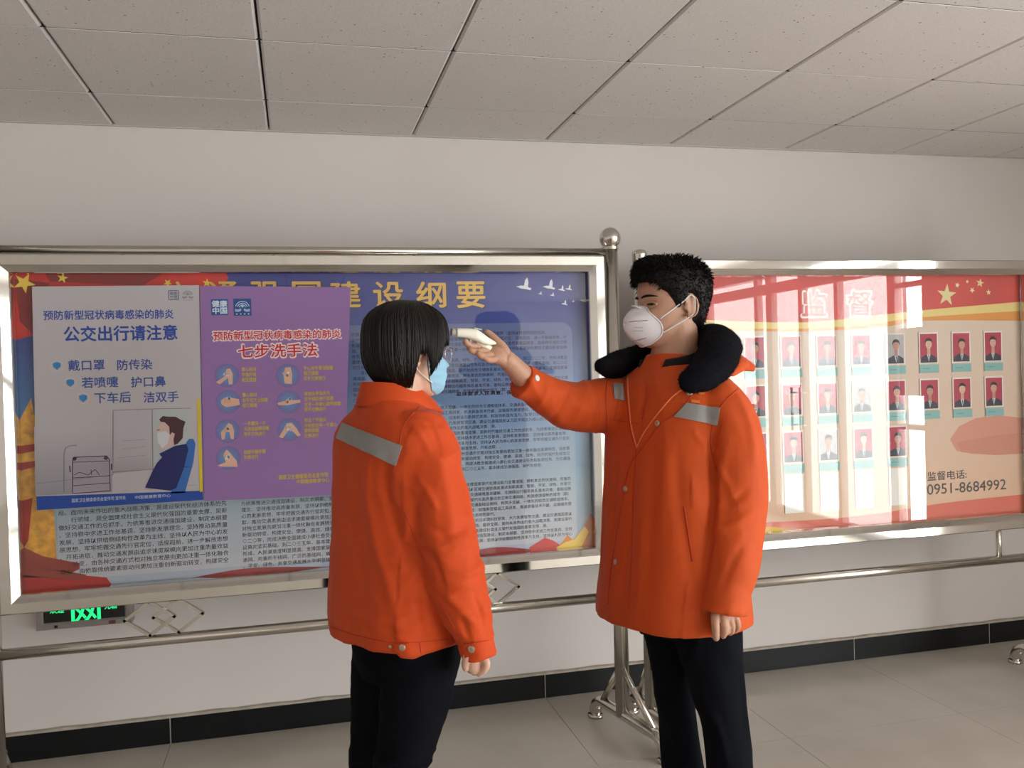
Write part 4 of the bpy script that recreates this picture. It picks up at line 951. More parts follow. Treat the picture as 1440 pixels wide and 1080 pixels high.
# cuff with an opening
def cuff(mb, c, d, r, length, open_, n=26, thick=0.007, flat=1.0):
    d = d.normalized(); p = [c, c+d*length*.1, c+d*length, c+d*(length+.002), c+d*length*.98, c+d*length*(1-open_)]
    mb.tube(p, [r, r*1.02, r, r-.003, r-thick, r-thick], n, True, False, flat); return mb
cuff(jw, P(667, 896, 1.95), P(672, 925, 1.95)-P(666, 895, 1.95), .038, .042, .75)
limb(jw, [tuple(SLW)+(.068,), tuple((SLW+ELL)/2)+(.072,), tuple(ELL)+(.066,), tuple((ELL+WLL)/2)+(.056,), tuple(WLL)+(.040,)], 24)
me = remesh('jacket', jw, 0.0055, 3)
axa = (ELW-SHW).normalized()
def fold_w(p, n):
    q = p-CW; s = q.dot(LW); f = q.dot(FW); z = p.z
    arm = 1.0 if s < -.15 or (f > .09) else 0.0
    d = 0.004*NZ(Vector((s, f, z)), 7, 7, 2.2, 5)
    d += 0.0055*max(0, ridge(Vector((s, f, z)), 8, 8, 1.8, 2)-.35)                      # long vertical drape
    diag = Vector((s*6+z*5, f*6, z*9-s*7)); d += (0.0045 if arm else 0.002)*max(0, 1-abs(noise.noise(diag*1.15))*3.2)
    if arm and z < 1.12: d += 0.0035*max(0, 1-abs(noise.noise(Vector((s*12+z*10, f*12, z*26))))*3)
    if .855 < z < .866 and not arm: d -= 0.004
    return d-0.003
displace(me, fold_w)
folds(me, bvh_of(me), [([(520, 640), (517, 700), (532, 775), (550, 830), (560, 880)], .008, .016), ([(500, 690), (505, 760), (515, 860)], -.004, .020), ([(545, 640), (543, 690), (560, 745), (578, 800)], -.010, .014), ([(570, 690), (575, 730), (560, 770)], .005, .012),
 ([(588, 674), (600, 690), (614, 716)], .005, .007), ([(592, 690), (584, 720), (590, 760)], -.004, .010), ([(594, 772), (612, 790), (625, 830)], -.005, .009), ([(605, 740), (628, 752), (655, 742)], -.006, .010), ([(600, 762), (628, 776), (662, 764)], .005, .010),
 ([(618, 640), (630, 700), (640, 770)], .006, .016), ([(641, 855), (660, 870), (676, 888)], .006, .008), ([(668, 840), (676, 862), (684, 888)], -.006, .007), ([(648, 868), (655, 885), (660, 902)], -.005, .006), ([(625, 832), (640, 850), (662, 852)], .005, .009), ([(480, 860), (530, 876), (600, 880)], .003, .010), ([(575, 596), (590, 610), (606, 640)], .004, .008), ([(600, 590), (612, 612), (618, 640)], -.003, .007), ([(585, 840), (590, 870), (595, 895)], -.004, .010)])
link('jacket', me, M['orange'], woman, True); bvw = bvh_of(me)
# turned-down collar
cw_ = MB(); cc = []
for i in range(31):
    a = PI*(0.5-0.93+1.86*i/30) if False else (-2.75+5.5*i/30)        # 0 = back of the neck
    cc.append(a)
def collar_ring(rad, z, lean):
    out = []; wing = .020 if rad[0] > .079 else 0
    for a in cc:
        fr = abs(a)/2.75; x = math.sin(a)*rad[0]; y = -math.cos(a)*rad[1]
        out.append(wl(x*(1+wing*8*max(0, fr-.6)), y+lean*fr+wing*2.2*max(0, fr-.6), z-0.030*fr**2))
    return out
rsn = [collar_ring((.060, .060), 1.436, .012), collar_ring((.066, .067), 1.463, .010), collar_ring((.071, .071), 1.464, .012), collar_ring((.080, .077), 1.440, .020), collar_ring((.091, .087), 1.412, .032), collar_ring((.089, .085), 1.408, .031), collar_ring((.076, .074), 1.434, .018), collar_ring((.068, .066), 1.445, .010)]
k = len(cw_.v); n = len(cc)
for r_ in rsn: cw_.v += r_
for i in range(len(rsn)):
    for j in range(n-1): a = i*n; b = ((i+1) % len(rsn))*n; cw_.f.append((a+j, a+j+1, b+j+1, b+j))
cw_.f.append(tuple(i*n for i in range(len(rsn)))); cw_.f.append(tuple(i*n+n-1 for i in reversed(range(len(rsn)))))
o = cw_.build('collar', M['orange'], woman); bm_fix(o); autosmooth(o, 0.9)
patch('reflective_stripe', bvw, [(483, 595), (566, 627), (557, 655), (474, 616)], M['reflect'], woman, 20, 5, 0.003)
seam('armhole_seam', bvw, [(590, 572), (567, 600), (560, 640), (548, 680), (552, 705)], M['seamdark'], woman)
seam('sleeve_seam', bvw, [(570, 720), (590, 775), (612, 830), (640, 885)], M['seamdark'], woman)
seam('waistband_seam', bvw, [(462, 880), (500, 893), (550, 903), (600, 902), (628, 898)], M['seamdark'], woman)
seam('waistband_seam', bvw, [(590, 902), (592, 918)], M['seamdark'], woman)
patch('adjuster_tab', bvw, [(556, 905), (574, 903), (575, 914), (557, 917)], M['orange'], woman, 6, 4, 0.004, 0.002)
snap('snap_button', bvw, 567, 909.5, .0075, M['snap'], woman, .0055); snap('snap_button', bvw, 549, 909, .004, M['snap'], woman); snap('snap_button', bvw, 664, 912, .0080, M['snap'], woman, .004)
# cuff strap beside the opening
patch('cuff_tab', bvw, [(652, 905), (686, 900), (688, 915), (655, 925)], M['orange'], woman, 8, 4, 0.002, 0.002)
# hair: a bob built of many strands over a cap
HB = [(-.105, .05, -.048, .056), (-.094, .06, -.060, .066), (-.08, .07, -.076, .077), (-.06, .09, -.095, .089), (-.03, .103, -.110, .100), (0, .106, -.115, .101), (.04, .108, -.116, .099), (.08, .099, -.110, .090), (.105, .078, -.088, .072), (.122, .050, -.058, .048), (.130, .020, -.028, .020), (.1315, .002, -.008, .002)]
HBs = [tuple(q) for q in catmull(HB, 5)]
def hair_end(phi):
    a = abs(phi)*180/PI
    pts = [(0, .030), (40, .024), (56, .010), (64, -.020), (76, -.062), (82, -.040), (87, -.008), (97, -.012), (101, -.050), (106, -.090), (130, -.096), (180, -.094)]
    for (x0, y0), (x1, y1_) in zip(pts, pts[1:]):
        if a <= x1: return y0+(y1_-y0)*(a-x0)/(x1-x0)
    return -.09
def hair_strands(tab, MX, sc, n, endf, rr, r0=.0016, seed=3, lift=.004, p=2.15, sweep=0.3, segs=12, z0=.1313):
    rnd = random.Random(seed); mb = MB()
    for i in range(n):
        phi = -PI+2*PI*(i+rnd.random())/n; ze = endf(phi)+rnd.uniform(-.008, .014)*rr; clump = noise.noise(Vector((phi*5, 3.1, 0)))*.7+noise.noise(Vector((phi*17, 1.1, 0)))*.5; depth = rnd.uniform(-lift, lift*.5)+clump*lift; pts = []
        dphi = rnd.uniform(-.10, .10)+.12*noise.noise(Vector((phi*4, 0, 9)))+(sweep*math.sin(phi) if abs(phi) < 1.3 else 0)*0.6
        for k_ in range(segs+1):
            t = k_/segs
            z = z0+(ze-z0)*(1-math.cos(t*PI/2))**0.9 if t < 1 else ze
            q = head_pt(phi-dphi*(1-t), z, tab, p, depth*min(1, t*2)); pts.append(MX @ (q*sc))
        w = [r0*(0.5+.9*math.sin(PI*min(1, .15+k_/segs*.75))) for k_ in range(segs+1)]; w[-1] = r0*.25
        mb.tube(pts, w, 4)
    return mb
hs = hair_strands(HBs, MXW, SCW, 2600, hair_end, 1.0, .0015)
n, m_ = 96, 40; k = len(hs.v); idx = {}
for i in range(m_+1):
    for j in range(n):
        phi = -PI+2*PI*j/n; ze = hair_end(phi); z = .1305+(ze+.004-.1305)*(i/m_); idx[i, j] = len(hs.v)
        hs.v.append(MXW @ (head_pt(phi, z, HBs, 2.15, -.003)*SCW))
for i in range(m_):
    for j in range(n): hs.f.append((idx[i, j], idx[i, (j+1) % n], idx[i+1, (j+1) % n], idx[i+1, j]))
hs.build('hair', M['hairb'], woman, smooth=True)
# pleated face mask wrapped round the lower face, seen from behind at her right
def mask_shell(tabz0, tabz1, phi0, off, m, parent, MX, sc, female):
    mb = MB(); n, mm = 36, 22; ids = {}
    for i in range(n+1):
        phi = -phi0+2*phi0*i/n
        for j in range(mm+1):
            t = j/mm; z = tabz0+(tabz1-tabz0)*t; side = abs(phi)/phi0; z = z*(1-.22*side**3)+(-.055)*(.22*side**3)
            q = head_shape(head_pt(phi, z), female); nn = Vector((math.sin(phi), math.cos(phi), 0))
            bulge = .016*math.cos(phi/phi0*PI/2)**1.5*math.sin(PI*min(1, max(0, t)))**.6
            if j in (6, 7, 11, 12, 16, 17): bulge += .0012
            q = q+nn*(off+bulge); ids[i, j] = len(mb.v); mb.v.append(MX @ (q*sc)); mb.v.append(MX @ ((q-nn*.0015)*sc))
    for i in range(n):
        for j in range(mm):
            a, b, c, d = ids[i, j], ids[i+1, j], ids[i+1, j+1], ids[i, j+1]; mb.f.append((a, b, c, d)); mb.f.append((a+1, d+1, c+1, b+1))
    rim = [ids[i, 0] for i in range(n+1)]+[ids[n, j] for j in range(1, mm+1)]+[ids[i, mm] for i in range(n-1, -1, -1)]+[ids[0, j] for j in range(mm-1, 0, -1)]
    for a, b in zip(rim, rim[1:]+rim[:1]): mb.f.append((a, b, b+1, a+1))
    o = mb.build('face_mask', m, parent); bm_fix(o); autosmooth(o, 1.0); return o
mw_ = mask_shell(-.114, -.012, 1.42, .003, M['maskb'], woman, MXW, SCW, True)
for s in (-1, 1):
    def q_(x, y, z): return MXW @ (V3(s*x, y, z)*SCW)
    MB().tube([tuple(a) for a in cr([q_(.060, .045, -.030), q_(.073, .015, -.008), q_(.080, -.012, .012), q_(.083, -.024, .000), q_(.079, -.026, -.022), q_(.072, -.008, -.05), q_(.056, .045, -.082)], 5)], .0013, 6).build('ear_loop', M['elastic'], mw_, smooth=True)
# wire-rimmed glasses
gl = MB(); 
for s in (-1, 1):
    c = V3(s*.034, .112, -.004); ring_ = [MXW @ ((c+V3(math.cos(t)*.025, -.012*abs(math.cos(t))*(1 if s*math.cos(t) > 0 else .1), math.sin(t)*.021))*SCW) for t in [2*PI*k_/28 for k_ in range(28)]]
    gl.tube(ring_, .0011, 6, False, True)
    gl.tube([MXW @ (V3(*q)*SCW) for q in ((s*.059, .103, .004), (s*.072, .085, .006), (s*.079, .02, .006), (s*.082, -.012, .004), (s*.080, -.030, -.014))], .0012, 6)
gl.tube([MXW @ (V3(*q)*SCW) for q in ((-.009, .112, .002), (0, .116, .005), (.009, .112, .002))], .0011, 6)
go_ = gl.build('glasses', M['wire'], woman, smooth=True); go_['label'] = 'thin wire-rimmed glasses'
for s in (-1, 1):
    c = V3(s*.034, .1115, -.004); lm = MB(); pts = [MXW @ ((c+V3(math.cos(t)*.0245, 0, math.sin(t)*.0205))*SCW) for t in [2*PI*k_/24 for k_ in range(24)]]
    lm.add(pts, [tuple(range(24))]); lm.build('lens', M['lens'], go_)
def sy(x, z):
    lo, hi = 0.0, PI/2
    for _ in range(24):
        m_ = (lo+hi)/2
        if head_pt(m_, z).x < abs(x): lo = m_
        else: hi = m_
    return head_shape(head_pt(lo, z)).y
def eyes(MX, sc, parent):
    for s in (-1, 1):
        y = sy(.031, -.001); c = MX @ (V3(s*.031, y-.0085, -.001)*sc); F = (MX.to_3x3() @ V3(0, 1, 0)).normalized()
        e = MB(); e.sphere(c, .0112*sc, 20, 14); eb = e.build('eye', M['eyew'], parent, smooth=True)
        ir = MB(); ir.sphere(c+F*.0066*sc, .0054*sc, 16, 10); ir.build('iris', M['iris'], eb, smooth=True)
def lids(MX, sc, parent, m):
    for s in (-1, 1):
        for dz, rr in ((.0052, .0036), (-.0052, .0030)):
            pts = [tuple(MX @ (V3(s*(.031+dx), sy(.031+dx, -.001+dz)+.0006, -.001+dz*(1-(dx/.019)**2))*sc))+(rr*sc,) for dx in (-.016, -.009, 0, .009, .016)]
            mb = MB(); limb(mb, pts, 10, 3); mb.build('eyelid', m, parent, smooth=True)
        pts = [MX @ (V3(s*(.031+dx), sy(.031+dx, 0)+.0040, .0002+.0018*(1-(dx/.018)**2)-(.001 if dx > .01 else 0))*sc) for dx in (-.014, -.008, 0, .008, .017)]
        MB().tube(pts, [.0012, .0024, .0030, .0026, .0012], 6).build('lash_line', M['hair'], parent, smooth=True)
        pts = [tuple(MX @ (V3(s*(.030+dx), sy(.030+dx, .020)+.0012, .0195+.0035*(1-((dx-.006)/.022)**2))*sc))+(r,) for dx, r in ((-.018, .0030), (-.008, .0048), (.004, .0046), (.014, .0036), (.024, .0014))]
        mb = MB(); limb(mb, pts, 8, 4, True, 0.6); mb.build('eyebrow', M['hair'], parent, smooth=True)
eyes(MXW, SCW, woman); lids(MXW, SCW, woman, M['skin_w'])

# ================================================================== the man
FM = Vector((-0.936, -0.35, 0)).normalized(); LM = Vector((-FM.y, FM.x, 0)); HFM = (-0.998, -0.062)
HM = P(944, 430, 2.42)
man = empty('person', (P(950, 880, 2.42).x, P(950, 880, 2.42).y, 0), 'person with short black hair, white respirator and long orange coat holding out a thermometer', 'person')
MXM = frame_mat(HM, HFM, 0.02)
CM = P(945, 620, 2.42)
def ml(s, f, z): return Vector((CM.x, CM.y, z))+LM*s+FM*f
bm_ = MB(); add_head(bm_, MXM, False, 1.0)
limb(bm_, [tuple(MXM @ V3(0, -.008, -.045))+(.060,), tuple(MXM @ V3(0, -.016, -.10))+(.060,), tuple(ml(0, -.01, 1.50))+(.063,), tuple(ml(0, -.01, 1.42))+(.08,)], 24)
rings(bm_, [(ml(0, 0, z), LM, FM, a, f, b) for z, a, f, b in ((.82, .16, .10, .11), (1.0, .155, .11, .10), (1.15, .15, .11, .10), (1.30, .17, .12, .11), (1.40, .18, .10, .10), (1.455, .10, .07, .07))], 32)
SRM = P(884, 570, 2.50); WRM = P(719, 517, 2.285)
limb(bm_, [tuple(SRM)+(.055,), tuple(P(812, 573, 2.42))+(.045,), tuple(P(775, 558, 2.375))+(.037,), tuple(P(755, 545, 2.345))+(.033,)], 22)
body_m, bm_ = bm_, MB()
limb(bm_, [tuple(P(768, 555, 2.36))+(.030,), tuple(P(752, 543, 2.34))+(.0345,), tuple(P(738, 532, 2.315))+(.0315,), tuple(P(722, 515, 2.285))+(.0265,), tuple(P(713, 506, 2.27))+(.0245,)], 24)
# palm, turned to the thermometer
limb(bm_, [tuple(P(716, 509, 2.275))+(.024,), tuple(P(706, 501, 2.265))+(.029,), tuple(P(697, 497, 2.26))+(.029,), tuple(P(688, 494, 2.262))+(.022,)], 20, 4, True, 0.72)
finger(bm_, [(690, 489, 2.28, .011), (680, 487, 2.255, .0098), (668, 487, 2.225, .0088), (659, 485, 2.205, .0082), (654.5, 480, 2.20, .0074)])
finger(bm_, [(691, 493, 2.275, .0112), (681, 494, 2.235, .0102), (671, 495, 2.205, .0092), (663, 493, 2.195, .0082), (660, 490, 2.20, .0074)])
finger(bm_, [(694, 498, 2.265, .011), (686, 500.5, 2.225, .0098), (678, 500.5, 2.20, .0090), (673, 497, 2.195, .0080)])
finger(bm_, [(699, 503, 2.255, .0100), (692, 506, 2.225, .0088), (686, 505.5, 2.205, .0080), (681, 502.5, 2.20, .0070)])
finger(bm_, [(712, 500, 2.265, .0155), (707, 489, 2.262, .0135), (699, 480, 2.262, .0110), (691, 472, 2.262, .0098), (685, 467.5, 2.262, .0086)])
hand_m, bm_ = bm_, body_m
# left arm and hand
SLM = P(1018, 580, 2.28); ELM = P(1036, 715, 2.27); WLM = P(1018, 850, 2.21)
limb(bm_, [tuple(SLM)+(.052,), tuple((SLM+ELM)/2)+(.047,), tuple(ELM)+(.043,), tuple((ELM+WLM)/2)+(.038,), tuple(WLM)+(.028,), tuple(P(1017, 854, 2.205))+(.020,)], 20)
body_m, bm_ = bm_, hand_m
limb(bm_, [tuple(P(1017, 835, 2.21))+(.026,), tuple(P(1017, 850, 2.205))+(.028,), tuple(P(1017, 868, 2.20))+(.034,), tuple(P(1017, 877, 2.195))+(.030,)], 20, 4, True, 0.8)
finger(bm_, [(1005.5, 866, 2.175, .0115), (1006, 878, 2.165, .0104), (1006.5, 888, 2.165, .0096), (1007, 897, 2.17, .0086)])
finger(bm_, [(1016, 868, 2.175, .0112), (1019, 880, 2.168, .0100), (1018.5, 889, 2.175, .0092), (1017, 894, 2.185, .0082)])
finger(bm_, [(1025, 868, 2.185, .0108), (1029, 879, 2.182, .0095), (1029, 886, 2.19, .0086), (1026.5, 890, 2.20, .0076)])
finger(bm_, [(1033, 866, 2.20, .0098), (1037, 875, 2.20, .0085), (1037.5, 882, 2.205, .0078), (1035, 886, 2.215, .0068)])
finger(bm_, [(1006, 862, 2.215, .0125), (1001, 874, 2.225, .0110), (1000, 884, 2.225, .0100), (1002, 892, 2.22, .0086)])
hand_m, bm_ = bm_, body_m
HIPM = P(958, 880, 2.42); legm = []
for s, hu, ku, au, d in ((-1, 935, 954, 978, 2.50), (1, 990, 1021, 1030, 2.36)):
    h = P(hu, 895, d); h.z = .86; k_ = P(ku, 1075, d); k_.z = .50; a_ = P(au, 1215, d); a_ = Vector((k_.x+.02, k_.y, .075))
    legm.append((h, k_, a_)); limb(bm_, [tuple(h)+(.080,), tuple((h+k_)/2)+(.062,), tuple(k_)+(.045,), tuple((k_+a_)/2-FM*.01)+(.046,), tuple(a_)+(.034,)], 20)
link('body', joined(remesh('body', bm_, 0.003, 3), remesh('hand', hand_m, 0.0016, 2)), M['skin_m'], man, True)
tm = MB()
rings(tm, [(ml(0.0, 0, z)+V3(.02, 0, 0), LM, FM, a, f, b) for z, a, f, b in ((1.0, .16, .115, .115), (.90, .170, .12, .125), (.80, .165, .118, .122), (.74, .13, .10, .10))], 32)
for (h, k_, a_), rr in zip(legm, (.80, .97)):
    limb(tm, [tuple(h+V3(0, 0, .02))+(.098,), tuple(h+(k_-h)*.35)+(.090*rr,), tuple(h+(k_-h)*.7)+(.074*rr,), tuple(k_)+(.062*rr,), tuple((k_+a_)/2)+(.060,), tuple(a_+V3(0, 0, .02))+(.056,)], 24)
me = remesh('trousers', tm, 0.007, 3)
displace(me, lambda p, n: 0.007*NZ(p, 10, 10, 5, 3)+0.009*max(0, ridge(p, 12, 12, 4, 8)-.2))
link('trousers', me, M['trouser2'], man, True)
for (h, k_, a_), s in zip(legm, (-1, 1)): shoe('shoe', a_, FM+LM*.15*s, M['shoe'], man, 0.275)
# coat
jm = MB()
tabm = [(1.515, .060, .062, .060, 0), (1.49, .075, .070, .070, 0), (1.462, .130, .09, .095, 0), (1.43, .178, .115, .118, 0), (1.38, .198, .135, .135, 0), (1.30, .202, .150, .145, 0), (1.18, .204, .160, .148, .002), (1.05, .208, .168, .150, .004),
        (.93, .214, .178, .152, .006), (.85, .224, .188, .156, .008), (.808, .228, .192, .158, .008), (.790, .228, .192, .158, .008)]
rings(jm, [(ml(0, fo, z), LM, FM, a, f, b) for z, a, f, b, fo in tabm], 48, 2.4)
limb(jm, [tuple(ml(-.10, -.01, 1.405))+(.070,), (*SRM, .082), (*P(852, 570, 2.46), .080), (*P(812, 572, 2.42), .071), (*P(775, 560, 2.37), .060), (*P(752, 546, 2.335), .050)], 26)
cuff(jm, P(757, 549, 2.345), P(727, 531, 2.30)-P(757, 549, 2.345), .0475, .066, .8, 28, .008)
limb(jm, [tuple(ml(.10, -.01, 1.405))+(.070,), (*SLM, .072), (*P(1034, 640, 2.27), .078), (*P(1034, 715, 2.265), .080), (*P(1028, 790, 2.235), .074), (*P(1021, 828, 2.215), .063)], 28)
cuff(jm, P(1021, 822, 2.215), P(1017, 866, 2.20)-P(1021, 822, 2.215), .0615, .072, .75, 30, .009)
me = remesh('coat', jm, 0.006, 3)
def fold_m(p, n):
    q = p-CM; s = q.dot(LM); f = q.dot(FM); z = p.z; rarm = (s < -.19 or q.dot(Vector((-1, 0, 0))) > .20) and z > 1.3; larm = s > .17
    d = 0.004*NZ(Vector((s, f, z)), 6, 6, 2, 15)
    if not rarm: d += 0.005*max(0, ridge(Vector((s, f, z)), 6.5, 6.5, 1.3, 12)-.3)
    if larm: d += 0.0035*max(0, 1-abs(noise.noise(Vector((s*8+z*3, f*8, z*7+s*9))))*3.4)
    if rarm: d += 0.0045*max(0, 1-abs(noise.noise(Vector((p.x*16+p.z*8, p.y*9, p.z*9))))*3.0)
    return d-.002
displace(me, fold_m)
folds(me, bvh_of(me), [([(800, 548), (790, 570), (775, 592)], -.006, .010), ([(826, 540), (820, 570), (800, 600)], .006, .012), ([(850, 540), (842, 575), (830, 604)], -.006, .010), ([(772, 540), (765, 560), (750, 578)], .004, .009), ([(868, 545), (862, 580), (858, 606)], .005, .010),
 ([(1012, 590), (1001, 630), (1005, 690), (998, 760), (990, 820)], -.012, .010), ([(1022, 620), (1012, 680), (1010, 740)], .007, .014), ([(1050, 690), (1030, 706), (1008, 705)], -.006, .010), ([(1062, 720), (1035, 735), (1005, 748)], .006, .012), ([(1050, 760), (1030, 790), (1015, 830)], -.004, .010),
 ([(893, 650), (888, 720), (880, 800), (874, 850)], -.005, .012), ([(905, 660), (903, 740), (900, 850)], .005, .018), ([(940, 620), (935, 680), (930, 740)], .004, .020), ([(952, 640), (958, 720), (975, 830)], -.004, .016), ([(856, 620), (850, 700), (845, 800)], .005, .014), ([(868, 640), (862, 720), (858, 820)], -.006, .010),
 ([(1040, 560), (1056, 600), (1062, 650)], .005, .012), ([(905, 540), (903, 570), (897, 610)], -.006, .010)])
link('coat', me, M['orange2'], man, True); bvm = bvh_of(me)
# black fur collar
fc_ = MB()
limb(fc_, [tuple(ml(s, f, z))+(r,) for s, f, z, r in ((.150, .072, 1.440, .036), (.160, .030, 1.460, .050), (.142, -.045, 1.515, .056), (.065, -.115, 1.545, .058), (-.05, -.118, 1.545, .052), (-.125, -.05, 1.515, .046), (-.128, .035, 1.497, .046), (-.112, .105, 1.485, .042), (-.10, .158, 1.488, .024))], 26, 6, True, 0.8)
me = remesh('fur_collar', fc_, 0.004, 2); displace(me, lambda p, n: 0.0022*NZ(p, 60, 60, 60)+0.0016*NZ(p, 150, 150, 150)+0.004*NZ(p, 14, 14, 14))
link('fur_collar', me, M['fur'], man, True)
rf = random.Random(5); fz = MB()
for i in range(0, len(me.vertices), 3):
    v = me.vertices[i]; d = (v.normal+Vector((rf.uniform(-.5, .5), rf.uniform(-.5, .5), rf.uniform(-.7, .3)))).normalized()*rf.uniform(.003, .0075); t = v.normal.orthogonal().normalized()*.0006
    fz.add([v.co-t, v.co+t, v.co+v.normal.cross(t), v.co+d], [(0, 1, 3), (1, 2, 3), (2, 0, 3)])
tag(fz.build('fur_pile', M['fur'], man), kind='stuff')
# inner collar and inner jacket at the neck
ic = MB(); n = 30
r0 = [ml(math.sin(a)*.070, -math.cos(a)*.068+.004, 1.475+.012*math.cos(a)) for a in [-2.65+5.3*i/n for i in range(n+1)]]
r1 = [ml(math.sin(a)*.072, -math.cos(a)*.070+.006, 1.508+.012*math.cos(a)) for a in [-2.45+4.9*i/n for i in range(n+1)]]
r2 = [ml(math.sin(a)*.079, -math.cos(a)*.077+.008, 1.506+.012*math.cos(a)) for a in [-2.45+4.9*i/n for i in range(n+1)]]
r3 = [ml(math.sin(a)*.084, -math.cos(a)*.082+.008, 1.470+.010*math.cos(a)) for a in [-2.65+5.3*i/n for i in range(n+1)]]
ic.v = r0+r1+r2+r3; nn = n+1
for i in range(4):
    for j in range(n): a = i*nn; b = ((i+1) % 4)*nn; ic.f.append((a+j, a+j+1, b+j+1, b+j))
ic.f += [(0, nn, 2*nn, 3*nn), (3*nn+n, 2*nn+n, nn+n, n)]
o = ic.build('inner_collar', M['inner'], man); bm_fix(o); autosmooth(o, .9)
# folded hood edge behind the collar
hd = MB(); a = ml(.10, -.14, 1.49)
limb(hd, [tuple(ml(.17, -.05, 1.462))+(.020,), tuple(ml(.13, -.135, 1.487))+(.030,), tuple(ml(.02, -.185, 1.475))+(.034,), tuple(ml(-.10, -.15, 1.47))+(.026,)], 18, 5, True, .55)
pk = [P(1024, 489, 2.50), P(1040, 497, 2.52), P(1063, 514, 2.54), P(1061, 523, 2.54), P(1040, 521, 2.52), P(1016, 522, 2.48)]
nb = Vector((ray(1040, 500))).normalized()*0.012
hd.add([p-nb for p in pk]+[p+nb for p in pk], [tuple(range(6)), tuple(reversed(range(6, 12)))]+[(i, 6+i, 6+(i+1) % 6, (i+1) % 6) for i in range(6)])
me = remesh('hood', hd, 0.005, 2); link('hood', me, M['orange2'], man, True)
# stripes, zip tapes, placket, snaps
patch('reflective_stripe', bvm, [(862, 540), (877, 541), (879, 564), (864, 561)], M['reflect'], man, 6, 6, .003)
patch('reflective_stripe', bvm, [(966, 567), (1013, 574), (1009, 598), (948, 586)], M['reflect'], man, 14, 6, .003)
seam('zip_tape', bvm, [(882, 522), (884, 560), (888, 600), (895, 628)], M['thread'], man, .0022)
seam('zip_tape', bvm, [(974, 540), (948, 556), (925, 582), (906, 608), (895, 630)], M['thread'], man, .0022)
seam('zip_tape', bvm, [(878, 525), (881, 562), (886, 602), (893, 628)], M['seamdark'], man, .0010)
seam('placket_edge', bvm, [(980, 545), (958, 575), (928, 598), (902, 632), (886, 655), (876, 700), (866, 760), (858, 810), (855, 850)], M['seamdark'], man, .0018)
seam('placket_edge', bvm, [(895, 630), (893, 655), (890, 700), (889, 760), (886, 830), (884, 858)], M['seamdark'], man, .0010)
seam('inner_placket', bvm, [(916, 548), (910, 566), (903, 590)], M['seamdark'], man, .0022)
seam('armhole_seam', bvm, [(1040, 545), (1015, 570), (1002, 600), (999, 625), (1008, 660)], M['seamdark'], man, .0014)
seam('armhole_seam', bvm, [(854, 530), (852, 560), (853, 590), (852, 606)], M['seamdark'], man, .0012)
seam('pocket_slit', bvm, [(962, 712), (967, 745), (974, 790)], M['seamdark'], man, .0022)
seam('yoke_seam', bvm, [(897, 596), (860, 590)], M['seamdark'], man, .001)
for u, v in ((970, 552.5), (924.5, 595.5), (880, 687.5), (866, 790)): snap('snap_button', bvm, u, v, .0078, M['snap'], man)
snap('snap_button', bvm, 755, 532, .0085, M['elastic'], man)
emb = mat('gold_embroidery', (0.66, 0.17, 0.02), 0.7)
patch('chest_emblem', bvm, [(983, 548), (990, 549), (990, 556), (982, 555)], emb, man, 3, 3, .0025, .001); patch('chest_lettering', bvm, [(972, 562), (984, 564), (984, 568), (972, 566)], emb, man, 4, 2, .0025, .001)
# short black hair
HS_ = [(-.10, .05, -.050, .058), (-.07, .08, -.078, .066), (-.045, .09, -.092, .073), (-.02, .094, -.099, .0775), (0, .094, -.106, .0795), (.03, .098, -.112, .084), (.055, .103, -.114, .088), (.08, .106, -.109, .086), (.10, .100, -.097, .077), (.117, .088, -.077, .058), (.126, .066, -.05, .038), (.131, .035, -.02, .018), (.1325, .012, -.004, .004)]
HSs = [tuple(q) for q in catmull(HS_, 5)]
def hline(phi):
    a = abs(phi)*180/PI
    pts = [(0, .062), (25, .060), (42, .055), (50, .040), (62, .030), (72, .008), (80, -.012), (86, -.008), (92, .026), (104, .028), (114, .005), (124, -.045), (150, -.072), (180, -.075)]
    for (x0, y0), (x1, y1_) in zip(pts, pts[1:]):
        if a <= x1: return y0+(y1_-y0)*(a-x0)/(x1-x0)
    return -.075
hm = MB(); n, m_ = 110, 34; ids = {}
for i in range(m_+1):
    for j in range(n):
        phi = -PI+2*PI*j/n; zl = hline(phi); t = i/m_; z = .132+(zl-.132)*t; q = head_pt(phi, z, HSs, 2.2)
        inner = head_pt(phi, min(z, .117), None, 2.15); fade = min(1, (1-t)/.10); q = inner*(1-fade)*1.0+q*fade if z < .115 else q
        q.z = z; ids[i, j] = len(hm.v); hm.v.append(MXM @ q)
for i in range(m_):
    for j in range(n): hm.f.append((ids[i, j], ids[i, (j+1) % n], ids[i+1, (j+1) % n], ids[i+1, j]))
rh = random.Random(11)
for i in range(3600):
    phi = rh.uniform(-PI, PI); zl = hline(phi); z = zl+(.131-zl)*rh.random()**.8
    q = head_pt(phi, z, HSs, 2.2, -.002); base_in = q.copy()
    nrm = Vector((math.sin(phi)/.08, math.cos(phi)/.1, max(0, z)/.09*9)).normalized()
    top = max(0, (z-.05)/.08); fr = math.cos(phi)
    d = (nrm*(.5+.3*top)+Vector((0, .55*max(0, fr)*top+.25*top, -.55+.4*top+.15*rh.random()))+Vector((rh.uniform(-.35, .35), rh.uniform(-.35, .35), rh.uniform(-.3, .3)))).normalized()
    L = (.007+.014*top)*rh.uniform(.7, 1.25)
    if abs(phi) < .9 and z < zl+.02: d = (Vector((math.sin(phi)*.3, .75, -.55))+Vector((rh.uniform(-.3, .3), 0, rh.uniform(-.2, .2)))).normalized(); L = rh.uniform(.008, .017)
    a = MXM @ q; b = MXM @ (q+d*L*.55+Vector((0, 0, .001))); c = MXM @ (q+d*L-Vector((0, 0, L*.12)))
    hm.tube([a, b, c], [.0019, .0014, .0002], 3, False)
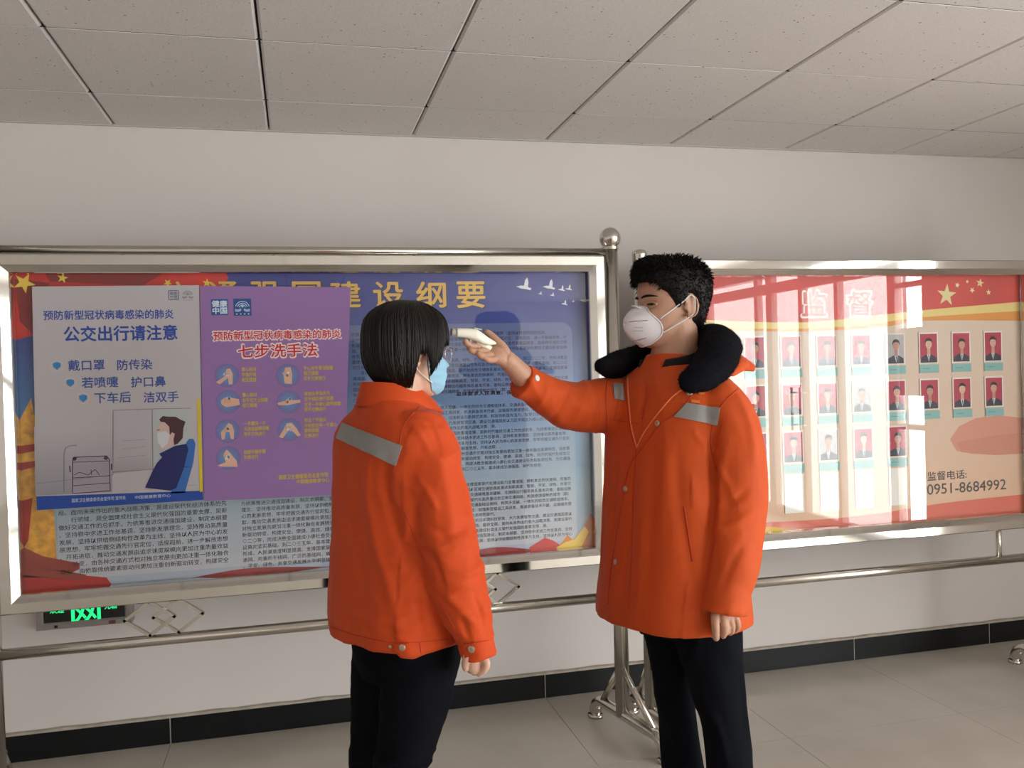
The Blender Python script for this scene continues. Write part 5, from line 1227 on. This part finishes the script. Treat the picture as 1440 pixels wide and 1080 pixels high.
hm.build('hair', M['hair'], man, smooth=True)
eyes(MXM, 1.0, man); lids(MXM, 1.0, man, M['skin_m'])
# cup respirator with two elastic straps
rm = MB(); n, rr_ = 44, 16
out_ = []
for j in range(n):
    t = 2*PI*j/n; x = .056*math.copysign(abs(math.sin(t))**.9, math.sin(t)); z = -.058+.0555*math.cos(t); 
    x *= 1-.22*max(0, math.cos(t))**2+.03*max(0, -math.cos(t))**2
    zz = min(max(z, -.112), -.004); phi = math.asin(max(-1, min(1, x/(prof(HPs, zz)[2]+.004)))); s_ = head_shape(head_pt(phi, zz)); y = s_.y+.0035
    if abs(x) < .02: y = max(y, .097 if z > -.05 else .088)
    out_.append(Vector((x, y, z)))
apex = Vector((0, .146, -.050)); ids = {}
for i in range(rr_+1):
    t = i/rr_
    for j in range(n):
        o_ = out_[j]; q = o_.lerp(apex, t); flatc = Vector((0, 0, -.055)); h = (1-(1-t)**2.1)
        q = Vector((o_.x*(1-t)+0*t, o_.y+(apex.y-.004*abs(o_.x)/.05-o_.y)*h**.9, o_.z*(1-t)+apex.z*t))
        q.y += .004*math.exp(-(q.x/.006)**2)*(1-t)*.0
        q.y -= .0022*math.exp(-((q.z+.030)/.0016)**2)*(abs(q.x) < .04)*(.15 < t)+.0022*math.exp(-((q.z+.083)/.0016)**2)*(.15 < t)
        ids[i, j] = len(rm.v); rm.v.append(MXM @ q)
for i in range(rr_):
    for j in range(n): rm.f.append((ids[i, j], ids[i, (j+1) % n], ids[i+1, (j+1) % n], ids[i+1, j]))
ro = rm.build('respirator_mask', M['maskw'], man, smooth=True); bm_fix(ro)
MB().tube([MXM @ (q+Vector((0, .0005, 0))) for q in out_], .0022, 8, False, True).build('mask_rim', M['maskw'], ro, smooth=True)
MB().tube([MXM @ V3(x, y, z) for x, y, z in ((-.02, .103, -.010), (-.010, .113, -.004), (0, .119, -.002), (.010, .113, -.004), (.02, .103, -.010))], .0025, 8).build('nose_wire', M['elastic'], ro, smooth=True)
for s in (-1, 1):
    for pts in (((.053, .062, -.040), (.066, .038, -.020), (.080, .005, .006), (.0855, -.012, .022), (.088, -.024, .014)), ((.053, .055, -.078), (.066, .030, -.062), (.078, .000, -.043), (.082, -.014, -.034), (.086, -.026, -.020), (.088, -.024, .014))):
        MB().tube([Vector(q) for q in cr([MXM @ V3(s*a_, b_, c_) for a_, b_, c_ in pts], 5)], .0019, 8).build('ear_strap', M['elastic'], ro, smooth=True)
# stamped marks on the respirator
mbv = bvh_of(ro.data); mk = ink(150, 148, 160)
for a_, b_ in (((885, 452.5), (911, 450.5)), ((886, 481), (909, 475))): seam('mask_seam', mbv, [a_, ((a_[0]+b_[0])/2, (a_[1]+b_[1])/2), b_], ink(120, 118, 128), ro, .0009, .0006)
for r_, (ua, ub) in ((461.5, (892, 903)), (466, (890, 905))):
    u = ua
    while u < ub: seam('stamped_mark', mbv, [(u, r_), (u+1.2, r_-1.8)], mk, ro, .0006, .0006, 2); u += 2.6

# ================================================================== the infrared thermometer in his hand
th = empty('forehead_thermometer', tuple(P(665, 470, 2.21)), 'white forehead thermometer held against the fringe of the person with the black bob', 'thermometer')
g = MB()
A = P(640, 467.5, 2.195); B = P(655, 468.5, 2.205); C_ = P(668, 471, 2.215); D = P(680, 477, 2.225); E_ = P(697, 483, 2.245)
dA = (C_-A).normalized(); upv = V3(0, 0, 1); sd = dA.cross(upv).normalized()
def gr(c, w, h, p=3.2): return (c, sd, upv, w, h, h)
rings(g, [gr(A, .012, .009), gr(A+dA*.002, .014, .011), gr(B, .0155, .0125), gr(C_, .0175, .0155), gr(P(675, 475, 2.222), .017, .0155), gr(P(685, 480, 2.233), .014, .011), gr(E_, .006, .0035)], 28, 3.2)
me = remesh('thermometer_body', g, .0022, 2); link('thermometer_body', me, M['gun'], th, True)
hnd = MB(); limb(hnd, [tuple(P(673, 479, 2.228))+(.011,), tuple(P(683, 487, 2.245))+(.011,), tuple(P(690, 493, 2.255))+(.010,)], 18); hnd.build('handle', M['gun'], th, smooth=True)
n0 = A-dA*.004
nz_ = MB().tube([A+dA*.002, A-dA*.005, A-dA*.010, A-dA*.011, A-dA*.006], [.0105, .0105, .0095, .007, .006], 24); autosmooth(nz_.build('sensor_nozzle', M['gungrey'], th), .7)
MB().box(-1, 1, -1, 1, -1, 1)
scn = MB(); cS = P(671, 470.5, 2.217)+upv*.0145; scn.add([cS+dA*(.010*a_)+sd*(.009*b_)+upv*(.0016*c_) for a_, b_, c_ in ((-1, -1, -1), (1, -1, -1.6), (1, 1, -1.6), (-1, 1, -1), (-1, -1, 1), (1, -1, .4), (1, 1, .4), (-1, 1, 1))], [(0, 3, 2, 1), (4, 5, 6, 7), (0, 1, 5, 4), (1, 2, 6, 5), (2, 3, 7, 6), (3, 0, 4, 7)])
scn.build('display_window', M['gungrey'], th)
tr = MB(); limb(tr, [tuple(P(662, 476, 2.208))+(.003,), tuple(P(661, 480, 2.21))+(.003,), tuple(P(663, 484, 2.213))+(.0028,)], 8); tr.build('trigger', M['gungrey'], th, smooth=True)
